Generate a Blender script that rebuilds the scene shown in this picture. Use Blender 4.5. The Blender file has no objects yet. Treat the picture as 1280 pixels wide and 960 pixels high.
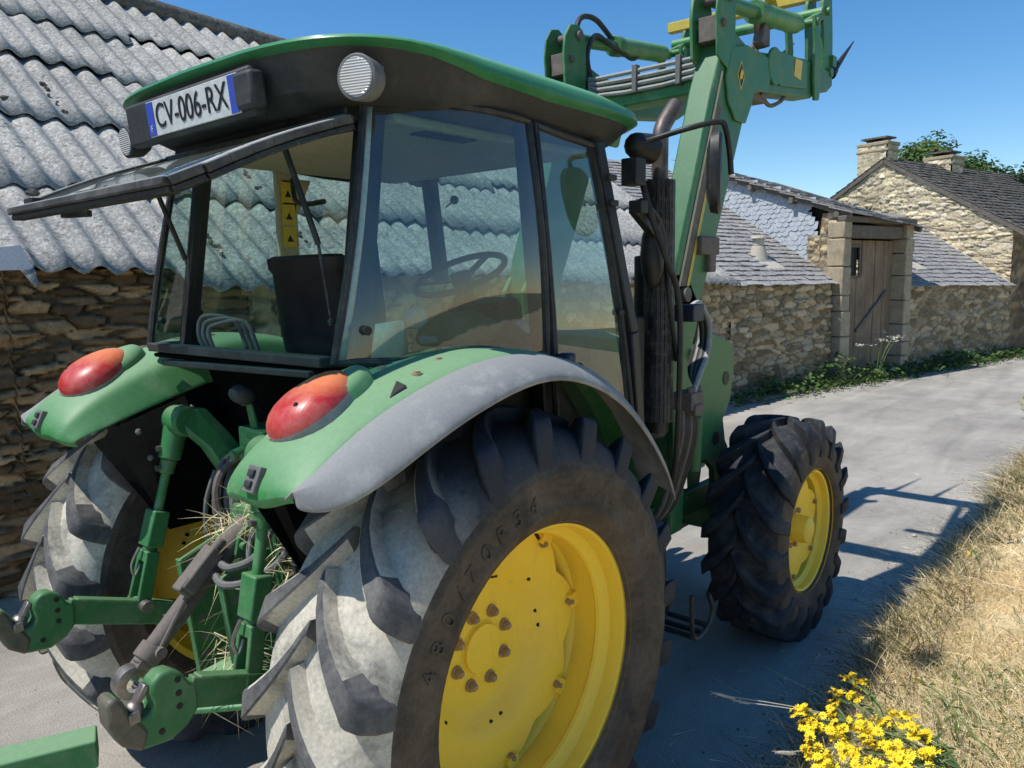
import bpy, bmesh, math, random
from mathutils import Vector, Matrix, noise as mnoise
random.seed(7)
PI = math.pi
SC = bpy.context.scene
COL = SC.collection
V = Vector

# ------------------------------------------------------------------ materials
def nt_new(name):
    m = bpy.data.materials.new(name); m.use_nodes = True
    nt = m.node_tree; nt.nodes.clear()
    out = nt.nodes.new('ShaderNodeOutputMaterial')
    return m, nt, out
def N(nt, t, **kw):
    n = nt.nodes.new(t)
    for k, v in kw.items():
        if k.startswith('i_'):
            n.inputs[k[2:].replace('_', ' ')].default_value = v
        else: setattr(n, k, v)
    return n
def L(nt, a, b): nt.links.new(a, b)
def c4(c): return (c[0], c[1], c[2], 1)
def mixc(nt, fac, a, b, mode='MIX'):
    n = nt.nodes.new('ShaderNodeMix'); n.data_type = 'RGBA'; n.blend_type = mode
    for sock, val in ((n.inputs[0], fac), (n.inputs[6], a), (n.inputs[7], b)):
        if isinstance(val, (int, float)): sock.default_value = val
        elif isinstance(val, tuple): sock.default_value = c4(val)
        else: L(nt, val, sock)
    return n.outputs[2]
def ramp(nt, src, stops):
    r = nt.nodes.new('ShaderNodeValToRGB'); e = r.color_ramp.elements
    while len(e) < len(stops): e.new(.5)
    for el, (p, c) in zip(e, stops):
        el.position = p
        el.color = (c, c, c, 1) if isinstance(c, (int, float)) else c4(c)
    L(nt, src, r.inputs[0]); return r.outputs[0]
def coords(nt, scale=(1, 1, 1), rot=(0, 0, 0)):
    t = nt.nodes.new('ShaderNodeTexCoord'); mp = nt.nodes.new('ShaderNodeMapping')
    mp.inputs['Scale'].default_value = scale; mp.inputs['Rotation'].default_value = rot
    L(nt, t.outputs['Object'], mp.inputs[0]); return mp.outputs[0]
def noise(nt, vec, scale, detail=5, rough=.6, dist=0):
    n = N(nt, 'ShaderNodeTexNoise'); n.inputs['Scale'].default_value = scale
    n.inputs['Detail'].default_value = detail; n.inputs['Roughness'].default_value = rough
    n.inputs['Distortion'].default_value = dist
    L(nt, vec, n.inputs['Vector']); return n.outputs['Fac']
def bump(nt, h, strength, dist, prev=None):
    b = N(nt, 'ShaderNodeBump'); b.inputs['Strength'].default_value = strength; b.inputs['Distance'].default_value = dist
    L(nt, h, b.inputs['Height'])
    if prev is not None: L(nt, prev, b.inputs['Normal'])
    return b.outputs[0]
def bsdf(nt, out, col, rough, metal=0, spec=.5, normal=None, coat=0):
    b = N(nt, 'ShaderNodeBsdfPrincipled')
    for nm, v in (('Base Color', col), ('Roughness', rough), ('Metallic', metal), ('Specular IOR Level', spec), ('Coat Weight', coat)):
        s = b.inputs[nm]
        if isinstance(v, tuple): s.default_value = c4(v)
        elif isinstance(v, (int, float)): s.default_value = v
        else: L(nt, v, s)
    if normal is not None: L(nt, normal, b.inputs['Normal'])
    L(nt, b.outputs[0], out.inputs[0]); return b

def paint(name, base, dirt, rough=.45, amount=.5, scale=6, updust=0.0, spec=.4, fine=60, lo=.45, hi=.75, metal=0, mott=1.0, edge=None):
    """worn paint: patchy fading and dust, dust heavier on faces looking up"""
    m, nt, out = nt_new(name)
    co = coords(nt)
    n1 = noise(nt, co, scale, 8, .65, .4); n2 = noise(nt, co, fine, 3, .7)
    f = ramp(nt, n1, [(lo, 0), (hi, 1)])
    f2 = N(nt, 'ShaderNodeMath', operation='MULTIPLY'); L(nt, f, f2.inputs[0]); f2.inputs[1].default_value = amount
    fac = f2.outputs[0]
    if updust:
        g = N(nt, 'ShaderNodeNewGeometry'); sx = N(nt, 'ShaderNodeSeparateXYZ'); L(nt, g.outputs['Normal'], sx.inputs[0])
        u = ramp(nt, sx.outputs['Z'], [(.25, 0), (.95, updust)])
        a = N(nt, 'ShaderNodeMath', operation='MAXIMUM'); L(nt, u, a.inputs[0]); L(nt, fac, a.inputs[1]); fac = a.outputs[0]
    st = noise(nt, coords(nt, (26, 26, 3.2)), 1.6, 5, .75); sv = ramp(nt, st, [(.56, 0), (.70, .32)])
    a2 = N(nt, 'ShaderNodeMath', operation='MAXIMUM'); L(nt, sv, a2.inputs[0]); L(nt, fac, a2.inputs[1]); fac = a2.outputs[0]
    c = mixc(nt, fac, base, dirt)
    sp = ramp(nt, n2, [(.3, 1 - .18 * mott), (.7, 1 + .1 * mott)])
    c = mixc(nt, 1.0, c, sp, 'MULTIPLY')
    if edge is not None:      # paint rubbed off along edges
        bv = N(nt, 'ShaderNodeBevel', samples=4); bv.inputs['Radius'].default_value = .007; gg = N(nt, 'ShaderNodeNewGeometry')
        dt = N(nt, 'ShaderNodeVectorMath', operation='DOT_PRODUCT'); L(nt, bv.outputs[0], dt.inputs[0]); L(nt, gg.outputs['Normal'], dt.inputs[1])
        em = ramp(nt, dt.outputs['Value'], [(.86, 1), (.985, 0)]); en = ramp(nt, noise(nt, co, 28, 5, .7), [(.46, 0), (.58, .85)])
        e2 = N(nt, 'ShaderNodeMath', operation='MULTIPLY'); L(nt, em, e2.inputs[0]); L(nt, en, e2.inputs[1]); c = mixc(nt, e2.outputs[0], c, edge)
    rr = N(nt, 'ShaderNodeMath', operation='MULTIPLY_ADD'); L(nt, fac, rr.inputs[0]); rr.inputs[1].default_value = .35; rr.inputs[2].default_value = rough
    bsdf(nt, out, c, rr.outputs[0], metal, spec, bump(nt, n2, .12 * mott, .004))
    return m

M = {}
M['green'] = paint('green_paint', (.036, .17, .055), (.19, .26, .14), .42, .6, 7, .4, mott=.7, edge=(.30, .29, .24))
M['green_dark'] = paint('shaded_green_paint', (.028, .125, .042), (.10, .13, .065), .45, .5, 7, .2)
M['green_pale'] = paint('sun_faded_green_paint', (.045, .21, .062), (.33, .45, .29), .42, .6, 4.5, .5, mott=.5)
M['green_roof'] = paint('roof_green_plastic', (.035, .20, .085), (.20, .46, .25), .30, .35, 2.5, .7, mott=.35)
M['yellow'] = paint('yellow_wheel_paint', (.98, .68, .06), (.72, .44, .12), .42, .5, 3, 0, lo=.5, hi=.85, mott=.3, fine=150)
M['yellow_dull'] = paint('dull_yellow_paint', (.55, .42, .06), (.35, .28, .12), .5, .6, 9)
M['black'] = paint('black_metal', (.012, .013, .014), (.07, .066, .058), .45, .6, 8, .35, edge=(.16, .15, .13))
M['plastic'] = paint('dark_grey_plastic', (.028, .030, .031), (.11, .11, .105), .6, .6, 4, .3)
M['flare'] = paint('weathered_grey_plastic', (.20, .205, .205), (.40, .395, .375), .65, .95, 6, .3, mott=.6, fine=120)
M['frame_grey'] = paint('dusty_grey_frame', (.22, .225, .22), (.52, .53, .50), .6, .6, 5, .8)
M['lift_frame'] = paint('dusty_black_frame', (.045, .046, .046), (.40, .405, .385), .6, .35, 5, .9)
M['green_mid'] = paint('sun_worn_green_paint', (.030, .135, .048), (.17, .27, .15), .42, .6, 5, .5, mott=.6, edge=(.30, .30, .24))
M['lamp_body'] = paint('lamp_grey_plastic', (.13, .13, .125), (.22, .21, .20), .6, .5, 8, .2)
M['rubber_hose'] = paint('hose_rubber', (.02, .02, .02), (.10, .095, .085), .55, .6, 15, .4)
M['steel'] = paint('bare_steel', (.30, .28, .26), (.16, .11, .08), .38, .7, 20, 0, metal=.8)
M['rust'] = paint('rusty_steel', (.12, .10, .088), (.25, .215, .18), .7, .7, 18, .4)
M['chrome'] = paint('chromed_rod', (.72, .74, .78), (.5, .5, .5), .16, .2, 12, 0, metal=1)
M['bolt'] = paint('grimy_bolt', (.42, .30, .19), (.22, .16, .10), .6, .6, 30, metal=.3)
M['cream'] = paint('cream_lining', (.52, .47, .33), (.33, .29, .2), .8, .5, 4)
M['seat'] = paint('black_vinyl', (.012, .012, .014), (.03, .03, .03), .5, .5, 10)
M['yellow_sticker'] = paint('yellow_label', (.75, .52, .03), (.5, .36, .05), .4, .3, 20)
M['cloth'] = paint('brown_cloth', (.20, .16, .10), (.10, .08, .05), .95, .7, 14)
M['paper'] = paint('white_paper', (.62, .64, .62), (.4, .42, .42), .8, .4, 14)
M['blue_box'] = paint('blue_black_plastic', (.02, .025, .05), (.06, .06, .07), .5, .4, 10, .2)
M['exhaust'] = paint('sooty_exhaust', (.15, .125, .11), (.06, .045, .038), .45, .8, 12, 0, metal=.6)
M['worn_jaw'] = paint('worn_hook_steel', (.15, .135, .10), (.08, .10, .05), .55, .7, 12, metal=.2)
M['white_plate'] = paint('plate_white', (.56, .57, .56), (.38, .38, .36), .5, .6, 9)
M['plate_blue'] = paint('plate_blue', (.03, .07, .42), (.1, .12, .3), .4, .3, 9)
M['ink'] = paint('plate_black', (.012, .012, .014), (.03, .03, .03), .5, .2, 9)
M['red_dark'] = paint('dark_hole', (.02, .004, .004), (.02, .006, .005), .6, .2, 9)

def tyre_mat(name, base, dust, amount, scale=5, lo=.38, hi=.66, speck=.5, sunlit_x=None):
    m, nt, out = nt_new(name); co = coords(nt)
    n1 = noise(nt, co, scale, 8, .7, .6); n2 = noise(nt, co, 90, 4, .7); n3 = noise(nt, co, 22, 6, .75, 1.0)
    f = ramp(nt, n1, [(lo, 0), (hi, amount)])
    sk = ramp(nt, n3, [(.60, 0), (.72, speck)])
    if sunlit_x is not None:      # dust kept to the sunlit back; fender shade painted as dark rubber
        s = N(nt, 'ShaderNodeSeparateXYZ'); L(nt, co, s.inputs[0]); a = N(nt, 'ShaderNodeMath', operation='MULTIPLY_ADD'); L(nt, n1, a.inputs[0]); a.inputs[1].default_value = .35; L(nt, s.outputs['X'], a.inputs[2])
        mr = N(nt, 'ShaderNodeMapRange'); L(nt, a.outputs[0], mr.inputs[0]); mr.inputs[1].default_value = sunlit_x - .12; mr.inputs[2].default_value = sunlit_x + .12; mr.inputs[3].default_value = 1; mr.inputs[4].default_value = .06
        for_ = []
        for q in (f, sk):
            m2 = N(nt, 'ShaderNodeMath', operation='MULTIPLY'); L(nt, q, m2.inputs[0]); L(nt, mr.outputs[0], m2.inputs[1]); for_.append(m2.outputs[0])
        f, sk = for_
    c = mixc(nt, f, base, dust)
    c = mixc(nt, sk, c, tuple(x * 1.35 for x in dust))
    c = mixc(nt, 1.0, c, ramp(nt, n2, [(.3, .75), (.7, 1.15)]), 'MULTIPLY')
    bsdf(nt, out, c, .78, 0, .3, bump(nt, n3, .25, .006, bump(nt, n2, .2, .003)))
    return m
M['sidewall'] = tyre_mat('tyre_sidewall', (.050, .040, .031), (.155, .120, .088), .75, 6, speck=.15)
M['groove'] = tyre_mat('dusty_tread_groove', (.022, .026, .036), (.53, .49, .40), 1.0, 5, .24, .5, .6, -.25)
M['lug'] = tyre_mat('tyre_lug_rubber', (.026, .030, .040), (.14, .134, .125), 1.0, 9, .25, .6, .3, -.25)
M['front_groove'] = tyre_mat('front_tread_groove', (.020, .022, .027), (.17, .165, .15), .7, 6, .45, .8, .2)  # darker copy of the groove, painting in the shade on the front wheel
M['letter'] = tyre_mat('tyre_lettering', (.052, .042, .033), (.16, .125, .092), .75, 6, speck=.15)
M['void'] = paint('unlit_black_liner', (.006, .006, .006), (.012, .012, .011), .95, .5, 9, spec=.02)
M['front_lug'] = tyre_mat('front_tyre_rubber', (.020, .023, .030), (.12, .12, .12), .6, 6, .45, .8, .1)

def glass_mat(name, tint, refl=1.0, grime=.06):
    m, nt, out = nt_new(name)
    tr = N(nt, 'ShaderNodeBsdfTransparent'); tr.inputs[0].default_value = c4(tint)
    gl = N(nt, 'ShaderNodeBsdfGlossy'); gl.inputs['Roughness'].default_value = .015
    gl.inputs['Color'].default_value = (refl, refl, refl, 1)
    df = N(nt, 'ShaderNodeBsdfDiffuse'); df.inputs[0].default_value = (.35, .36, .33, 1)
    fr = N(nt, 'ShaderNodeLayerWeight'); fr.inputs[0].default_value = .5
    pw = N(nt, 'ShaderNodeMath', operation='POWER'); L(nt, fr.outputs['Facing'], pw.inputs[0]); pw.inputs[1].default_value = 4.0
    ma = N(nt, 'ShaderNodeMath', operation='MULTIPLY_ADD'); L(nt, pw.outputs[0], ma.inputs[0]); ma.inputs[1].default_value = .85; ma.inputs[2].default_value = .095
    mx = N(nt, 'ShaderNodeMixShader'); L(nt, ma.outputs[0], mx.inputs[0]); L(nt, tr.outputs[0], mx.inputs[1]); L(nt, gl.outputs[0], mx.inputs[2])
    co = coords(nt); n1 = noise(nt, co, 4, 8, .7, .5)
    mx2 = N(nt, 'ShaderNodeMixShader'); L(nt, ramp(nt, n1, [(.35, grime * .2), (.75, grime * 1.4)]), mx2.inputs[0])
    L(nt, mx.outputs[0], mx2.inputs[1]); L(nt, df.outputs[0], mx2.inputs[2]); L(nt, mx2.outputs[0], out.inputs[0])
    return m
M['glass'] = glass_mat('tinted_cab_glass', (.47, .67, .625), 1.0, .13)
M['glass_clear'] = glass_mat('clear_cab_glass', (.88, .94, .92), .7, .04)
M['glass_edge'] = paint('glass_edge_green', (.22, .33, .32), (.35, .42, .40), .2, .5, 5, spec=.8)
def lamp_lens():
    m, nt, out = nt_new('fluted_lamp_lens'); co = coords(nt)
    w = N(nt, 'ShaderNodeTexWave', wave_type='BANDS', bands_direction='Z'); w.inputs['Scale'].default_value = 45; L(nt, co, w.inputs[0])
    bsdf(nt, out, mixc(nt, w.outputs['Fac'], (.42, .42, .41), (.78, .78, .76)), .15, .3, .8, bump(nt, w.outputs['Fac'], .6, .01)); return m
M['lens'] = lamp_lens()
def tail_lens():
    m, nt, out = nt_new('red_and_amber_lens'); t = N(nt, 'ShaderNodeTexCoord'); s = N(nt, 'ShaderNodeSeparateXYZ'); L(nt, t.outputs['Generated'], s.inputs[0])
    co = coords(nt); n1 = noise(nt, co, 14, 7, .7)
    a = N(nt, 'ShaderNodeMath', operation='MULTIPLY_ADD'); L(nt, n1, a.inputs[0]); a.inputs[1].default_value = .12; L(nt, s.outputs['Z'], a.inputs[2])
    c = mixc(nt, ramp(nt, a.outputs[0], [(.78, 0), (1.0, .85)]), (.46, .022, .022), (.80, .24, .07))
    c = mixc(nt, ramp(nt, n1, [(.4, 0), (.8, .5)]), c, (.66, .34, .28))
    wv = N(nt, 'ShaderNodeTexWave', wave_type='BANDS', bands_direction='Y'); wv.inputs['Scale'].default_value = 42; L(nt, co, wv.inputs[0]); bsdf(nt, out, c, .38, 0, .45, bump(nt, wv.outputs['Fac'], .05, .002, bump(nt, n1, .15, .003)), .1); return m
M['tail'] = tail_lens()

# ------------------------------------------------------------------ mesh builder
class MB:
    def __init__(s): s.v = []; s.f = []; s.m = []
    def add(s, vs, fs, mi=0):
        o = len(s.v); s.v += [tuple(v) for v in vs]
        for f in fs: s.f.append([i + o for i in f]); s.m.append(mi)
        return s
    def box(s, c, size, rot=None, mi=0):
        hx, hy, hz = size[0] / 2, size[1] / 2, size[2] / 2
        P = [V((x, y, z)) for x in (-hx, hx) for y in (-hy, hy) for z in (-hz, hz)]
        if rot is not None: P = [rot @ p for p in P]
        P = [p + V(c) for p in P]
        return s.add(P, [(0, 1, 3, 2), (4, 6, 7, 5), (0, 4, 5, 1), (2, 3, 7, 6), (0, 2, 6, 4), (1, 5, 7, 3)], mi)
    def bar(s, p0, p1, w, h, up=(0, 0, 1), mi=0, w1=None, h1=None):
        p0, p1 = V(p0), V(p1); d = (p1 - p0).normalized(); r = d.cross(V(up)).normalized(); u = r.cross(d)
        w1 = w if w1 is None else w1; h1 = h if h1 is None else h1
        P = [p0 + r * a * w / 2 + u * b * h / 2 for a, b in ((-1, -1), (1, -1), (1, 1), (-1, 1))] + [p1 + r * a * w1 / 2 + u * b * h1 / 2 for a, b in ((-1, -1), (1, -1), (1, 1), (-1, 1))]
        return s.add(P, [(3, 2, 1, 0), (4, 5, 6, 7), (0, 1, 5, 4), (1, 2, 6, 5), (2, 3, 7, 6), (3, 0, 4, 7)], mi)
    def cyl(s, p0, p1, r0, r1=None, n=18, cap=True, mi=0):
        p0, p1 = V(p0), V(p1); r1 = r0 if r1 is None else r1
        d = (p1 - p0).normalized(); a = V((0, 0, 1)) if abs(d.z) < .9 else V((1, 0, 0)); x = d.cross(a).normalized(); y = d.cross(x)
        P = []
        for p, r in ((p0, r0), (p1, r1)):
            for k in range(n):
                t = 2 * PI * k / n; P.append(p + x * r * math.cos(t) + y * r * math.sin(t))
        F = [(k, (k + 1) % n, n + (k + 1) % n, n + k) for k in range(n)]
        if cap: F += [tuple(range(n))[::-1], tuple(range(n, 2 * n))]
        return s.add(P, F, mi)
    def tube(s, pts, r, n=8, smooth=4, mi=0, closed=False):
        pts = [V(p) for p in pts]
        if smooth and len(pts) > 2: pts = spline(pts, smooth, closed)
        m = len(pts); P = []; prev = None
        for i, p in enumerate(pts):
            if closed: d = (pts[(i + 1) % m] - pts[i - 1]).normalized()
            else: d = (pts[min(i + 1, m - 1)] - pts[max(i - 1, 0)]).normalized()
            if prev is None: a = V((0, 0, 1)) if abs(d.z) < .9 else V((1, 0, 0)); x = d.cross(a).normalized()
            else: x = (prev - d * prev.dot(d)).normalized()
            prev = x; y = d.cross(x); rr = r(i / (m - 1)) if callable(r) else r
            for k in range(n):
                t = 2 * PI * k / n; P.append(p + x * rr * math.cos(t) + y * rr * math.sin(t))
        F = []
        for i in range(m if closed else m - 1):
            j = (i + 1) % m
            for k in range(n): F.append((i * n + k, i * n + (k + 1) % n, j * n + (k + 1) % n, j * n + k))
        if not closed: F += [tuple(range(n))[::-1], tuple(range((m - 1) * n, m * n))]
        return s.add(P, F, mi)
    def prism(s, poly, vec, mi=0):
        a = [V(p) for p in poly]; b = [p + V(vec) for p in a]; n = len(a)
        return s.add(a + b, [tuple(range(n))[::-1], tuple(range(n, 2 * n))] + [(k, (k + 1) % n, n + (k + 1) % n, n + k) for k in range(n)], mi)
    def plate(s, xz, y0, y1, mi=0):
        return s.prism([(x, y0, z) for x, z in xz], (0, y1 - y0, 0), mi)
    def loft(s, rings, closed=True, cap=False, mi=0):
        n = len(rings[0]); P = [p for r in rings for p in r]; F = []
        for i in range(len(rings) - 1):
            for k in range(n if closed else n - 1):
                F.append((i * n + k, i * n + (k + 1) % n, (i + 1) * n + (k + 1) % n, (i + 1) * n + k))
        if cap: F += [tuple(range(n))[::-1], tuple(range((len(rings) - 1) * n, len(rings) * n))]
        return s.add(P, F, mi)
    def lathe(s, prof, c, n=48, closed=False, mi=0):
        """profile of (radius, y offset) about a y axis through c"""
        rings = []
        for r, y in prof: rings.append([(c[0] + r * math.cos(2 * PI * k / n), c[1] + y, c[2] + r * math.sin(2 * PI * k / n)) for k in range(n)])
        if closed: rings.append(rings[0])
        return s.loft(rings, True, False, mi)
    def ball(s, c, r, n=14, rot=None, mi=0):
        r = (r, r, r) if isinstance(r, (int, float)) else r; P = []; m = n // 2
        for i in range(m + 1):
            a = PI * i / m
            for k in range(n):
                t = 2 * PI * k / n; p = V((r[0] * math.sin(a) * math.cos(t), r[1] * math.sin(a) * math.sin(t), r[2] * math.cos(a)))
                P.append((rot @ p if rot is not None else p) + V(c))
        F = [(i * n + k, i * n + (k + 1) % n, (i + 1) * n + (k + 1) % n, (i + 1) * n + k) for i in range(m) for k in range(n)]
        return s.add(P, F, mi)
    def mirror(s):
        s.v = [(x, -y, z) for x, y, z in s.v]; s.f = [f[::-1] for f in s.f]; return s
    def build(s, name, mats, parent=None, bevel=0, angle=38, sub=0, recalc=True, seg=2, solid=0):
        me = bpy.data.meshes.new(name); me.from_pydata(s.v, [], s.f)
        for m in (mats if isinstance(mats, (list, tuple)) else [mats]): me.materials.append(m)
        me.polygons.foreach_set('material_index', s.m); me.update()
        if recalc:
            bm = bmesh.new(); bm.from_mesh(me); bmesh.ops.remove_doubles(bm, verts=bm.verts, dist=1e-5)
            bmesh.ops.recalc_face_normals(bm, faces=bm.faces); bm.to_mesh(me); bm.free()
        me.shade_smooth(); me.set_sharp_from_angle(angle=math.radians(angle))
        o = bpy.data.objects.new(name, me); COL.objects.link(o)
        if parent is not None: o.parent = parent; o.matrix_parent_inverse = Matrix.Translation(-parent_loc(parent))
        if solid: md = o.modifiers.new('thick', 'SOLIDIFY'); md.thickness = solid; md.offset = 0
        if sub: md = o.modifiers.new('sub', 'SUBSURF'); md.levels = sub; md.render_levels = sub
        if bevel:
            md = o.modifiers.new('bevel', 'BEVEL'); md.width = bevel; md.segments = seg; md.limit_method = 'ANGLE'; md.angle_limit = math.radians(40)
        return o
def parent_loc(p):
    return p.location if p.type == 'EMPTY' else V((0, 0, 0))   # mesh parts keep their own origin at the world origin
def spline(pts, k, closed=False):
    out = []; m = len(pts)
    for i in range(m if closed else m - 1):
        if closed: p0, p1, p2, p3 = pts[i - 1], pts[i], pts[(i + 1) % m], pts[(i + 2) % m]
        else: p0, p1, p2, p3 = pts[max(i - 1, 0)], pts[i], pts[i + 1], pts[min(i + 2, m - 1)]
        for j in range(k):
            t = j / k
            out.append(.5 * ((2 * p1) + (p2 - p0) * t + (2 * p0 - 5 * p1 + 4 * p2 - p3) * t * t + (3 * p1 - p0 - 3 * p2 + p3) * t ** 3))
    if not closed: out.append(pts[-1])
    return out
def tag(o, label=None, cat=None, group=None, kind=None):
    for k, v in (('label', label), ('category', cat), ('group', group), ('kind', kind)):
        if v: o[k] = v
    return o
def empty(name, loc=(0, 0, 0)):
    o = bpy.data.objects.new(name, None); COL.objects.link(o); o.location = loc; o.empty_display_size = .2; return o
def text_mesh(body, size, depth=.002):
    cu = bpy.data.curves.new('lettering', 'FONT'); cu.body = body; cu.size = size; cu.extrude = depth; cu.align_x = 'CENTER'; cu.align_y = 'CENTER'
    o = bpy.data.objects.new('lettering', cu); COL.objects.link(o)
    dg = bpy.context.evaluated_depsgraph_get(); me = bpy.data.meshes.new_from_object(o.evaluated_get(dg))
    vs = [v.co.copy() for v in me.vertices]; fs = [tuple(p.vertices) for p in me.polygons]
    bpy.data.objects.remove(o); bpy.data.meshes.remove(me); bpy.data.curves.remove(cu)
    return vs, fs
def lerp(a, b, t): return a + (b - a) * t
def interp(tab, x):
    if x <= tab[0][0]: return tab[0][1]
    for (a, fa), (b, fb) in zip(tab, tab[1:]):
        if x <= b: return lerp(fa, fb, (x - a) / (b - a))
    return tab[-1][1]
# ------------------------------------------------------------------ tractor: wheels
tractor = empty('tractor')
tag(tractor, 'green farm tractor with yellow wheels and raised front loader parked on the lane', 'tractor')

def make_tyre(parent, name, yc, zc, xc, mir, R, Rb, prof, ht, nl, D, wi, wo, lugmat, groovemat):
    """tyre body with two rows of curved lugs; outward side is -y, mirrored for the left of the tractor"""
    mb = MB(); c = (xc, yc, zc); n = 80
    full = [(r, -a) for a, r in prof] + [(r, a) for a, r in reversed(prof) if a > 1e-6]
    for i in range(len(full) - 1):
        tread = (full[i][0] + full[i + 1][0]) / 2 > Rb * .885
        mb.lathe(full[i:i + 2], c, n, mi=1 if tread else 0)
    surf = sorted((a, r) for a, r in prof if r > Rb - .1)
    for side in (-1, 1):
        for q in range(nl):
            ph0 = 2 * PI * (q + (.5 if side > 0 else 0)) / nl
            jit = random.uniform(-.004, .004)
            secs = []
            for s in (-.06, .12, .3, .5, .7, .84, .94, 1.0, 1.06, 1.10, 1.125):
                a = ht * s; ab = abs(a)
                ph = ph0 + D * (max(s, 0) ** .62) * (1 if s <= 1 else 1.02)
                w = lerp(wi, wo, min(max(s, 0), 1) ** 1.3) / R
                top = R - .012 * min(max(s, 0), 1) ** 3 + jit * .4
                base = interp(surf, min(ab, surf[-1][0])) - .012
                if s > .9: top = R - {.94: .009, 1.0: .019, 1.06: .042, 1.10: .080, 1.125: .122}[s]; base = Rb - (.06 if s < 1.05 else .15)
                y = side * a
                def pt(r, p): return (xc + r * math.cos(p), yc + y, zc + r * math.sin(p))
                g = 1.0 if s <= 1 else .9
                fl = .024 / R if s <= 1 else .010 / R
                secs.append([pt(base, ph - w - fl), pt(top, ph - w * g), pt(top, ph + w * g), pt(base, ph + w + fl)])
            o_ = len(mb.v); mb.add([p for q_ in secs for p in q_], [])
            for i in range(len(secs) - 1):
                for k in range(4):
                    mb.f.append([o_ + i * 4 + k, o_ + i * 4 + (k + 1) % 4, o_ + (i + 1) * 4 + (k + 1) % 4, o_ + (i + 1) * 4 + k]); mb.m.append(2 if k == 1 or i > 4 else 1)
            mb.f += [[o_ + 3, o_ + 2, o_ + 1, o_], [o_ + (len(secs) - 1) * 4 + k for k in range(4)]]; mb.m += [2, 2]
    if mir: mb.mirror()
    return mb.build(name, [M['sidewall'], groovemat, lugmat], parent, bevel=.006, angle=50, recalc=True, seg=1)

def lettering(parent, body, mir):
    mb = MB(); R0 = .548; a0 = None
    ang = math.radians(157)
    for ch in body:
        wdt = .052 if ch not in '/1' else .036
        vs, fs = text_mesh(ch, .070, .004)
        th = ang
        P = []
        for v in vs:
            r = R0 + v.y; t = th - v.x / R0
            P.append((r * math.cos(t), -1.0312 - v.z * .4, .7527 + r * math.sin(t)))
        mb.add(P, fs)
        ang -= (wdt + .018) / R0
    if mir:
        mb.v = [(-x, -y, z) for x, y, z in mb.v]
    return mb.build('sidewall_lettering', M['sidewall'], parent, recalc=False)

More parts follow.
